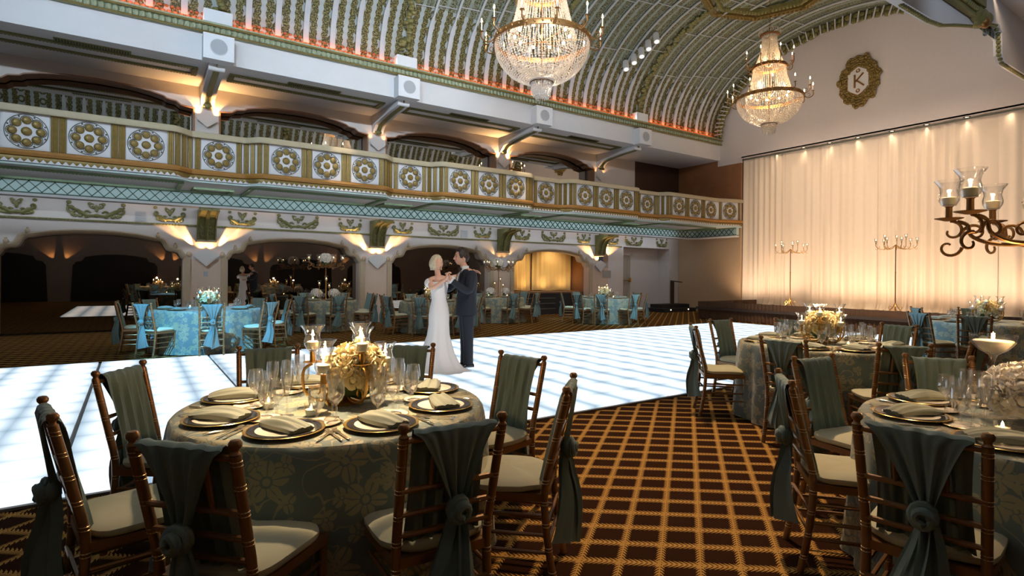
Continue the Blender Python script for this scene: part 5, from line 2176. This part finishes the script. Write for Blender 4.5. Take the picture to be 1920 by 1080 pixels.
def loft(mb, rings, n=28, fold=None):
    """rings: (cx, cy, z, a, b, angle): a across, b along the facing direction"""
    rows = []
    for i, (cx, cy, z, a, b, an) in enumerate(rings):
        row = []
        for k in range(n):
            t = 2 * PI * k / n
            q = 1. if fold is None else fold(t, i)
            x, y = a * cos(t) * q, b * sin(t) * q
            row.append((cx + x * cos(an) - y * sin(an), cy + x * sin(an) + y * cos(an), z))
        rows.append(row)
    mb.grid(rows, closed=True)
    return mb


def chain(verts, edges, start, names, pts, radii):
    prev = start
    for nm, p, r_ in zip(names, pts, radii):
        verts[nm] = (p, r_, r_)
        edges.append((prev, nm))
        prev = nm


def hand(verts, edges, wrist, tag_, base, dirv, palm_n, curl=.5):
    """palm and five fingers from a wrist joint"""
    d = Vector(dirv).normalized()
    nrm = Vector(palm_n).normalized()
    sd = d.cross(nrm).normalized()
    b = Vector(base)
    verts[tag_ + 'p'] = (tuple(b + d * .045), .030, .018)
    edges.append((wrist, tag_ + 'p'))
    for k in range(4):
        off = (k - 1.5) * .017
        ln = (.068, .078, .073, .058)[k]
        q0 = b + d * .085 + sd * off
        q1 = q0 + (d * cos(curl * .7) + nrm * sin(curl * .7)) * ln * .5
        q2 = q1 + (d * cos(curl * 1.6) + nrm * sin(curl * 1.6)) * ln * .5
        chain(verts, edges, tag_ + 'p', [tag_ + 'f%d%d' % (k, j) for j in range(3)], [tuple(q0), tuple(q1), tuple(q2)], [.0095, .0085, .0075])
    t0 = b + d * .03 - sd * .032
    t1 = t0 + (d * .7 - sd * .5 + nrm * .4).normalized() * .04
    chain(verts, edges, tag_ + 'p', [tag_ + 't0', tag_ + 't1'], [tuple(t0), tuple(t1)], [.011, .009])


def gs(x, w):
    return math.exp(-(x / w) ** 2)


def head_pt(c, face, k, a, el, off=0.):
    """point of the head in direction azimuth a from the face axis, elevation el"""
    f = Vector((face[0], face[1], 0)).normalized()
    s_ = Vector((-f.y, f.x, 0))
    z = sin(el)
    fr, sd = cos(el) * cos(a), cos(el) * sin(a)
    low = max(0., -z)
    X = (.100 if fr > 0 else .104) * fr
    Y = .078 * sd * (1 - .30 * low ** 1.6)
    Z = .120 * z
    if fr < 0:
        X *= 1 - .38 * low ** 1.5
    else:
        X += .020 * low * fr
    t = abs(a)
    nose = .026 * gs(a, .17) * max(0., min(1., (.16 - z) / .42)) * (1 if z > -.27 else gs(z + .27, .07)) if z < .16 else 0
    X += nose
    X += .005 * gs(a, .16) * gs(z + .52, .10) + .006 * gs(a, .25) * gs(z + .86, .16)
    X += .005 * gs(z - .20, .12) * gs(a, .5) - .008 * gs(t - .36, .16) * gs(z - .04, .11)
    X += .004 * gs(t - .62, .25) * gs(z + .2, .2)
    p = Vector(c) + (f * X + s_ * Y) * k + Vector((0, 0, Z * k))
    if off:
        p += (f * fr * .9 + s_ * sd + Vector((0, 0, z))).normalized() * off
    return p


def head(c, face, k=1.):
    mb = MB()
    rows = []
    for i in range(41):
        el = lerp(-PI / 2, PI / 2, i / 40)
        rows.append([tuple(head_pt(c, face, k, 2 * PI * j / 64, el)) for j in range(64)])
    mb.grid(rows, closed=True)
    for q in (-1, 1):
        p = head_pt(c, face, k, q * 1.66, -.08, .004)
        f = Vector((face[0], face[1], 0)).normalized()
        rot = math.atan2(f.y, f.x)
        e = MB().ball((0, 0, 0), .03 * k, 10, 8, (.62, .28, 1.0))
        mb.add([(p.x + x * cos(rot) - y * sin(rot), p.y + x * sin(rot) + y * cos(rot), p.z + z) for x, y, z in e.v], e.f)
    return mb


def features(parent, c, face, k=1., brow=None):
    for q in (-1, 1):
        p = head_pt(c, face, k, q * .36, .05, -.004)
        MB().ball(tuple(p), .0105 * k, 8, 6, (1, 1, .75)).build('eye', M['eye'], parent)
        m = MB()
        m.tube([tuple(head_pt(c, face, k, q * t, z, .002)) for t, z in ((.16, .21), (.30, .25), (.46, .25), (.60, .19))], [.002, .0035, .003, .0015], 5)
        m.build('eyebrow', brow, parent)
    m = MB()
    for z, r_ in ((-.505, .0045), (-.565, .005)):
        m.tube([tuple(head_pt(c, face, k, t, z, .0005)) for t in (-.26, -.13, 0, .13, .26)], [.0015, r_, r_, r_, .0015], 6)
    m.build('lips', M['lips'], parent)


def smooth(a, b, x):
    t = max(0., min(1., (x - a) / (b - a)))
    return t * t * (3 - 2 * t)


def hair_shell(c, face, k, bob):
    """hair laid over the skull, parted from the face"""
    mb = MB()
    rows = []
    rnd = random.Random(4)
    for i in range(37):
        el = lerp(-PI / 2 * (.62 if bob else .55), PI / 2, i / 36)
        row = []
        for j in range(60):
            a = 2 * PI * j / 60
            t = abs(a if a < PI else a - 2 * PI)
            z = sin(el)
            strand = .0025 * sin(a * 23 + el * 5) + .002 * sin(a * 11 - el * 9)
            if bob:
                inside = max(smooth(.50, .76, z), smooth(.92 - .25 * max(0, z), 1.16 - .25 * max(0, z), t))
                th = lerp(-.020, .016 + .014 * smooth(.5, -.4, z) * smooth(.9, 1.5, t), inside)
                p = head_pt(c, face, k, a, max(el, -.5), th + strand)
                if el < -.5 and inside > .3:
                    p.z -= (-.5 - el) * .085 * k
            else:
                line = lerp(.62, -.18, smooth(.75, 1.25, t)) if t < 1.9 else lerp(-.18, -.62, smooth(1.9, 2.3, t))
                inside = smooth(line - .06, line + .10, z)
                th = lerp(-.014, .013 + .012 * smooth(.4, 1., z), inside)
                p = head_pt(c, face, k, a, el, th + strand * inside)
            row.append(tuple(p))
        rows.append(row)
    mb.grid(rows, closed=True)
    return mb


RZP = math.radians(-34)
BX, BY = 3.90, 7.60
GX, GY = 4.235, 7.56
ZF = .046
bride = thing('person', 'woman with platinum bob in an ivory off shoulder gown, dancing', 'person', (BX, BY, ZF), RZP)
bf = (.80, -.60)
V, E_ = {}, []
V['pelvis'] = ((-.08, 0, .93), .085, .08)
chain(V, E_, 'pelvis', ['belly', 'chest', 'upper', 'neck0', 'neck'], [(-.085, 0, 1.08), (-.085, 0, 1.22), (-.085, 0, 1.33), (-.10, -.0, 1.40), (-.11, -.005, 1.45)], [.075, .085, .085, .05, .046])
E_.append(('neck', 'headbase'))
V['headbase'] = ((-.12, -.005, 1.53), .044, .044)
# right arm (left in the picture), bent up to the joined hands
chain(V, E_, 'upper', ['rsh', 'rel', 'rwr'], [(-.215, -.075, 1.335), (-.17, -.22, 1.20), (.050, -.215, 1.345)], [.045, .036, .023])
hand(V, E_, 'rwr', 'rh', (.050, -.215, 1.345), (.12, .05, .95), (.95, .2, -.1), 1.25)
# left arm over his far shoulder
chain(V, E_, 'upper', ['lsh', 'lel', 'lwr'], [(.03, .085, 1.345), (.20, .25, 1.40), (.40, .20, 1.475)], [.045, .036, .023])
hand(V, E_, 'lwr', 'lh', (.40, .20, 1.475), (.9, -.35, -.1), (-.2, -.4, -.8), .4)
for s, nm in ((-1, 'a'), (1, 'b')):
    chain(V, E_, 'pelvis', ['hip' + nm, 'knee' + nm, 'ank' + nm, 'toe' + nm], [(-.08 + .06 * s, .05 * s, .86), (-.07 + .06 * s, .04 * s, .48), (-.06 + .06 * s, .04 * s, .09), (.02 + .06 * s, -.03 + .04 * s, .03)], [.085, .058, .038, .028])
body = skin('body', V, E_, M['skinw'], bride, extra=head((-.125, -.01, 1.585), bf, .95))
features(bride, (-.125, -.01, 1.585), bf, .95, M['blonde'])
hb = hair_shell((-.125, -.01, 1.585), bf, .95, True)
hb.build('hair', M['blonde'], bride, fix=False)
an = math.atan2(bf[1], bf[0]) - PI / 2
an = math.atan2(bf[1], bf[0]) + PI / 2
dr = MB()


def dfold(t, i):
    k = min(1., max(0, (i - 5) / 7.))
    return 1 + k * (.05 * sin(11 * t + 1 + .5 * sin(3 * t)) + .05 * sin(6 * t + i * .1)) + (.012 * sin(8 * t + i * 1.3) if i < 6 else 0)


rings = [(-.09, 0, 1.305, .150, .098, an), (-.09, 0, 1.30, .165, .112, an), (-.088, 0, 1.24, .158, .125, an), (-.085, 0, 1.15, .135, .110, an), (-.082, 0, 1.03, .122, .10, an),
         (-.08, 0, .92, .150, .125, an), (-.08, 0, .80, .165, .145, an), (-.08, 0, .66, .160, .145, an), (-.085, -.01, .50, .175, .160, an), (-.09, -.02, .36, .215, .20, an),
         (-.095, -.03, .22, .262, .245, an), (-.085, -.06, .10, .305, .305, an), (-.06, -.10, .03, .335, .35, an), (-.03, -.15, .012, .36, .40, an), (-.01, -.18, .004, .385, .43, an)]
loft(dr, rings, 60, dfold)
dress = dr.build('gown', M['dress'], bride, fix=False)
for s, pts in ((-1, [(-.225, -.04, 1.315), (-.235, -.10, 1.285), (-.215, -.15, 1.255)]), (1, [(.03, .05, 1.32), (.075, .11, 1.335), (.11, .17, 1.35)])):
    MB().tube(bez(pts, 9), [.046, .052, .055, .057, .057, .056, .054, .051, .047], 18).build('off_shoulder_sleeve', M['dress'], dress, fix=False)

groom = thing('person', 'dark haired man in a black tuxedo with bow tie, dancing', 'person', (GX, GY, ZF), RZP)
gf = (-.93, -.36)
V, E_ = {}, []
V['pelvis'] = ((.02, 0, .95), .12, .11)
chain(V, E_, 'pelvis', ['belly', 'chest', 'upper', 'neck0', 'neck'], [(.02, 0, 1.10), (.02, 0, 1.28), (.03, 0, 1.42), (.0, -.0, 1.50), (-.03, -.01, 1.55)], [.12, .14, .10, .062, .058])
E_.append(('neck', 'headbase'))
V['headbase'] = ((-.05, -.015, 1.62), .054, .054)
chain(V, E_, 'upper', ['lsh', 'lel', 'lwr'], [(.115, -.17, 1.425), (.075, -.285, 1.17), (-.195, -.335, 1.335)], [.055, .045, .029])
hand(V, E_, 'lwr', 'lh', (-.195, -.335, 1.335), (-.18, -.02, .95), (-.95, -.1, -.1), 1.25)
chain(V, E_, 'upper', ['rsh', 'rel', 'rwr'], [(-.05, .185, 1.425), (-.27, .27, 1.20), (-.46, .09, 1.15)], [.055, .045, .029])
hand(V, E_, 'rwr', 'rh', (-.46, .09, 1.15), (-.5, -.8, -.1), (.6, -.6, 0), .4)
for s, nm in ((-1, 'a'), (1, 'b')):
    chain(V, E_, 'pelvis', ['hip' + nm, 'knee' + nm, 'ank' + nm, 'toe' + nm], [(.02 + .02 * s, -.085 * s, .86), (.02 + .03 * s, -.09 * s, .48), (.03 + .03 * s, -.09 * s, .09), (-.02 + .03 * s, -.10 * s, .03)], [.095, .062, .030, .016])
skin('body', V, E_, M['skin'], groom, extra=head((-.06, -.02, 1.685), gf, 1.05))
features(groom, (-.06, -.02, 1.685), gf, 1.05, M['dhair'])
hh = hair_shell((-.06, -.02, 1.685), gf, 1.05, False)
hh.build('hair', M['dhair'], groom, fix=False)
f = Vector((gf[0], gf[1], 0)).normalized()
s_ = Vector((-f.y, f.x, 0))
hcen = Vector((-.06, -.02, 1.685))
an = math.atan2(gf[1], gf[0]) + PI / 2
jk = MB()
loft(jk, [(.02, 0, .80, .205, .165, an), (.02, 0, .84, .205, .165, an), (.02, 0, .98, .190, .15, an), (.02, 0, 1.10, .180, .145, an), (.025, 0, 1.25, .205, .155, an), (.03, 0, 1.36, .225, .15, an),
          (.035, 0, 1.43, .215, .125, an), (.03, 0, 1.475, .145, .09, an), (.02, 0, 1.50, .075, .07, an)], 36)
jk.tube(bez([(.11, -.15, 1.43), (.10, -.235, 1.33), (.075, -.29, 1.18), (-.05, -.325, 1.235), (-.160, -.335, 1.315)], 16), [.075, .078, .076, .073, .07, .068, .066, .063, .06, .056, .054, .052, .05, .048, .046, .045], 14)
jk.tube(bez([(-.03, .16, 1.43), (-.17, .24, 1.31), (-.275, .27, 1.20), (-.35, .20, 1.175), (-.43, .125, 1.155)], 16), [.072, .076, .074, .072, .07, .066, .064, .062, .058, .055, .053, .051, .049, .047, .046, .045], 14)
jacket = jk.build('tuxedo_jacket', M['tux'], groom, fix=False)
# shirt front, lapels, bow tie, cuffs
sf = MB()
c0 = Vector((.02, 0, 0)) + f * .142
rows = []
for z, hw, off in ((1.12, .008, .008), (1.22, .022, .018), (1.34, .045, .018), (1.43, .055, -.010), (1.485, .05, -.055), (1.505, .05, -.072)):
    rows.append([tuple(c0 + s_ * hw * u + f * (off - .016 * u * u) + Vector((0, 0, z))) for u in (-1, -.5, 0, .5, 1)])
sf.grid(rows)
sf.lathe([(.066, 1.485), (.064, 1.545), (.060, 1.55), (.060, 1.485)], 18, (-.012, -.004, 0), close=True)
sf.build('shirt', M['shirt'], groom, fix=False)
lp = MB()
for q in (-1, 1):
    pts = [(1.12, .012, .012), (1.30, .065, .012), (1.40, .085, -.01), (1.47, .06, -.045)]
    lp.grid([[tuple(c0 + s_ * q * (w_ - .022) + f * (o_ + .012) + Vector((0, 0, z))), tuple(c0 + s_ * q * (w_ + .022) + f * (o_ + .006) + Vector((0, 0, z)))] for z, w_, o_ in pts])
lp.build('lapel', M['satin'], jacket, fix=False)
bt = MB()
bc = c0 + f * -.032 + Vector((0, 0, 1.50))
for q in (-1, 1):
    bt.ball(tuple(bc + s_ * q * .030), .026, 8, 6, (.9, .9, .8))
bt.ball(tuple(bc), .013, 6, 5)
bt.build('bow_tie', M['satin'], groom)
MB().tube([(-.160, -.335, 1.315), (-.183, -.335, 1.329)], [.040, .039], 14).build('shirt_cuff', M['shirt'], groom)
MB().tube([(-.43, .125, 1.155), (-.45, .11, 1.152)], [.041, .040], 14).build('shirt_cuff', M['shirt'], groom)
tz = MB()
loft(tz, [(.02, 0, .94, .165, .125, an), (.02, 0, .84, .185, .145, an), (.02, 0, .78, .17, .13, an)], 28)
for s in (-1, 1):
    tz.tube(bez([(.02 + .02 * s, -.075 * s, .86), (.02 + .03 * s, -.088 * s, .66), (.025 + .03 * s, -.092 * s, .46), (.03 + .03 * s, -.093 * s, .24), (.03 + .03 * s, -.093 * s, .055)], 14),
            [.105, .102, .098, .094, .090, .086, .083, .080, .078, .076, .075, .075, .076, .078], 16)
tz.build('trousers', M['tux'], groom, fix=False)
for s in (-1, 1):
    sh = MB()
    b = Vector((.035 + .03 * s, -.093 * s, .045))
    rows = []
    for t, w_, h_ in ((-.09, .012, .03), (-.08, .034, .055), (-.03, .040, .075), (.04, .042, .065), (.10, .046, .045), (.155, .040, .036), (.185, .02, .028), (.192, .005, .015)):
        p = b + f * t
        rows.append([tuple(p + s_ * w_ * cos(a) + Vector((0, 0, max(-.044, h_ * .5 * sin(a) - .044 + h_ * .5)))) for a in [2 * PI * k / 14 for k in range(14)]])
    sh.grid(rows, closed=True)
    sh.build('shoe', M['satin'], groom, fix=False)
# ------------------------------------------------------------------ light
def spot(name, loc, to, e, col, ang, blend=.4, size=.05):
    L = bpy.data.lights.new(name, 'SPOT')
    L.energy = e
    L.color = col
    L.spot_size = math.radians(ang)
    L.spot_blend = blend
    L.shadow_soft_size = size
    o = bpy.data.objects.new(name, L)
    COL.objects.link(o)
    o.location = loc
    o.rotation_euler = (Vector(to) - Vector(loc)).to_track_quat('-Z', 'Y').to_euler()
    return o


def area(name, loc, to, sx, sy, e, col, spread=180):
    L = bpy.data.lights.new(name, 'AREA')
    L.shape = 'RECTANGLE'
    L.size, L.size_y = sx, sy
    L.energy = e
    L.color = col
    L.spread = math.radians(spread)
    o = bpy.data.objects.new(name, L)
    COL.objects.link(o)
    o.location = loc
    d = (Vector(to) - Vector(loc)).normalized()
    o.rotation_euler = d.to_track_quat('-Z', 'Y').to_euler()
    return o


def point(name, loc, e, col, size=.03):
    L = bpy.data.lights.new(name, 'POINT')
    L.energy = e
    L.color = col
    L.shadow_soft_size = size
    o = bpy.data.objects.new(name, L)
    COL.objects.link(o)
    o.location = loc
    return o


WARM = (1, .62, .30)
AMB = (1, .50, .16)
COOL = (.72, .87, 1.)
SOFT = (1, .86, .70)

# cove lamps hidden on the cornices, washing the vault
for y, ty in ((14.3, 10.2), (4.9, 9.0)):
    for x in (-4, 2, 8, 14):
        area('cove_lamp', (x + 2, y, 7.16), (x + 2, ty, 10.1), 5.9, .08, 14, (.80, .92, 1.))
area('cove_amber', (8, 14.33, 7.14), (8, 14.9, 7.5), 23, .04, 70, (1, .22, .04))
for x in (-4, 1, 6):
    area('beam_wash', (x, 4.45, 7.5), (x + 4.5, 14.4, 6.4), 4.8, .15, 260, (.70, .85, 1.), 80)  # unseen cool lamps added opposite to brighten the beam
area('balcony_strip', (7.2, 14.16, 3.38), (7.2, 15.6, 3.22), 23, .03, 15, (.74, .90, 1.), 40)  # unseen strip added to light the lattice beam and soffit
spot('stage_wash', (11.5, 6.5, 8.6), (16.8, 8.0, 0), 4200, (1, .68, .40), 40, .9, .2)  # unseen warm spot added to lift the stage front
area('frieze_fill', (7.8, 15.86, 3.17), (7.8, 16.4, 2.4), 23, .05, 42, (.74, .86, 1.))  # unseen cool strip added to brighten the frieze and lower wall
# unseen cool fill spots added in the vault crown
for x in (-1., 4.5, 11.5):
    spot('house_lamp', (x, 9.3, 10.0), (x, 11.5, 0), 150, (.70, .85, 1.), 125, .8, .3)
# pier uplights
LOW_LIT, UP_LIT = (1, 1, .12, 1), (1, .12, 1, .10)
for k in range(4):
    px = PIER[k + 1]
    for s in (-1, 1):
        e = 210 * LOW_LIT[k]
        spot('sconce_lamp', (px + s * .19, WY - .085, 2.02), (px + s * .60, WY + .03, 2.60), e, (1, .58, .24), 28, .6, .012)
        spot('sconce_lamp', (px + s * .10, WY - .09, 2.04), (px + s * .12, WY - .02, 3.0), e * .09, (1, .55, .20), 120, .8, .02)
        spot('sconce_lamp', (px + s * .24, WY - .13, 2.03), (px + s * 1.25, WY + .03, 2.98), e * .8, (1, .55, .20), 22, .8, .02)
        e = 75 * UP_LIT[k]
        spot('sconce_lamp', (px + s * .14, WY - .07, 5.50), (px + s * .55, WY - .22, 6.3), e, (1, .52, .18), 95, .6, .02)
# end wall: downlights over the curtain, footlights on the stage
for y in (10.98, 10.06, 9.14, 8.12, 7.17, 6.17, 12.0, 5.2):
    spot('stage_downlight', (XE + .08, y, 6.12), (XE + .14, y, 0), 16, (1, .74, .50), 80, .9, .08)
for q in range(10):
    y = 13.0 - q * .95
    spot('foot_lamp', (19.1, y, .47), (XE + .15, y, 2.6), 84, (1, .70, .47), 125, .9, .10)
area('wall_wash', (17.6, 8.6, 6.3), (20, 8.6, 6.9), 9, .2, 20, (1, .62, .38))  # unseen lamp added to warm the lower end wall
area('curtain_wash', (16.5, 7.6, 8.0), (20, 7.6, 3.6), 9, .3, 75, (1, .72, .48), 70)
# gold curtain in the arch
for q in range(4):
    spot('alcove_lamp', (BAY[3] - 1.5 + q, WY + 1.0, .9), (BAY[3] - 1.5 + q, WY + 1.36, 2.3), 17, (1, .66, .26), 150, .9, .08)
for q in range(2):
    spot('alcove_lamp', (BAY[3] - .9 + 1.8 * q, WY + .45, 2.55), (BAY[3] - .9 + 1.8 * q, WY + 1.3, 1.6), 60, (1, .70, .36), 110, .8, .06)
# pin spots over the tables
def pin(key, e, h=6.2, ang=20, col=(1, .74, .46), off=(0, 0)):
    x, y = TABLES[key][:2]
    spot('pin_spot', (x + off[0], y + off[1], h), (x, y, .8), e, col, ang, .55, .06)


pin('A', 4000, 6.4, 15.5, off=(.5, .9))
pin('B', 2200, 6.4, 17, off=(.3, .6))
pin('C', 800, 6.4, 15, off=(.4, .7))
pin('D', 800, 6.4, 20)
for key in 'FGHI':
    x, y = TABLES[key][:2]
    spot('pin_spot', (x, y - 2.2, 6.1), (x, y, .8), 190, (1, .78, .55), 22, .6, .06)
# unseen warm spots added to wash the carpet, first right of the front table
spot('carpet_wash', (6.4, 6.2, 8.6), (3.6, 2.4, 0), 2500, (1, .66, .36), 34, .9, .2)
spot('carpet_wash', (9.5, 2.2, 7.6), (9.5, 2.6, 0), 420, (1, .70, .42), 70, .9, .2)
spot('carpet_wash', (9.5, 11.6, 9.4), (9.5, 13.2, 0), 330, (1, .72, .48), 80, .9, .2)
spot('couple_spot', (4.2, -.6, 7.4), (4.0, 7.5, .9), 1500, (1, .92, .84), 15, .8, .1)  # unseen spot added to whiten the gown
spot('seat_wash', (4.5, 7.6, 8.8), (.25, 2.35, .45), 2000, (1, .72, .42), 10, 1., .2)  # unseen narrow spot added to warm the near cushions
spot('wing_lamp', (12.5, .4, 7.7), (14.5, 4.6, 6.9), 160, (.72, .86, 1.), 60, .8, .2)  # unseen cool lamp added to light the right-hand fascia
# blue-white LED lamp that paints the far left table
spot('blue_spot', (-1.5, 5.2, 6.9), (1.2, 11.6, .4), 9500, (.13, .52, 1.), 17, .6, .06)
spot('blue_spot', (10.5, 5.2, 6.9), (12.0, 12.6, .6), 3200, (.30, .68, 1.), 16, .6, .06)
# candle groups
for key in 'ABC':
    x, y = TABLES[key][:2]
    point('candle_glow', (x, y, 1.22), 10, (1, .60, .26), .03)
for key in 'DEFGHI':
    x, y = TABLES[key][:2]
    point('candle_glow', (x, y, 1.25), 5, (1, .60, .26), .02)
def candle_lamps(root, e):
    for ch in root.children:
        if ch.name.startswith('hurricane_glass'):
            L = bpy.data.lights.get('candle_lamp')
            if L is None:
                L = bpy.data.lights.new('candle_lamp', 'POINT')
                L.energy, L.color, L.shadow_soft_size = e, (1, .66, .32), .008
            o = bpy.data.objects.new('candle_lamp', L)
            COL.objects.link(o)
            o.parent = root
            o.location = ch.location + Vector((0, 0, .082))


candle_lamps(low1, .35)
candle_lamps(tall, .35)
candle_lamps(bcand, .35)
point('candle_lamp', (C[0] + .05, C[1] + .235, ZT + .425), .5, (1, .60, .26), .01)
spot('blue_spot', (5.5, 9.0, 7.6), (10.9, 4.0, .5), 2600, (.16, .55, 1.), 15, .6, .06)
# sconces on the wall behind the camera, seen in the mirrors
for k in range(4):
    for s in (-1, 1):
        spot('back_sconce_lamp', (-3.02 + 4.57 * k + s * .2, -1.5, 2.0), (-3.02 + 4.57 * k + s * .6, -1.6, 3.0), 60, AMB, 60, .5, .02)

W = bpy.data.worlds.new('World')
SC.world = W
W.use_nodes = True
W.node_tree.nodes['Background'].inputs[0].default_value = (.5, .6, .75, 1)
W.node_tree.nodes['Background'].inputs[1].default_value = .05

# ------------------------------------------------------------------ camera
cam = bpy.data.cameras.new('Camera')
co = bpy.data.objects.new('Camera', cam)
COL.objects.link(co)
SC.camera = co
cam.sensor_width = 36
cam.lens = 36 * 1052 / 1920
cam.shift_y = (517 - 540) / 1920
cam.clip_start = .02
co.location = (0, 0, 1.45)
Mr = Matrix.Rotation(math.radians(-34), 4, 'Z') @ Matrix.Rotation(math.radians(90), 4, 'X') @ Matrix.Rotation(.0082, 4, 'Z')
co.rotation_euler = Mr.to_euler()
SC.view_settings.view_transform = 'Standard'
SC.view_settings.look = 'None'
SC.view_settings.gamma = 1
SC.view_settings.use_curve_mapping = False
SC.view_settings.exposure = .12
SC.cycles.max_bounces = 10
SC.cycles.transparent_max_bounces = 24
SC.cycles.sample_clamp_indirect = 4
SC.cycles.caustics_reflective = False
SC.cycles.caustics_refractive = False
SC.cycles.use_denoising = True
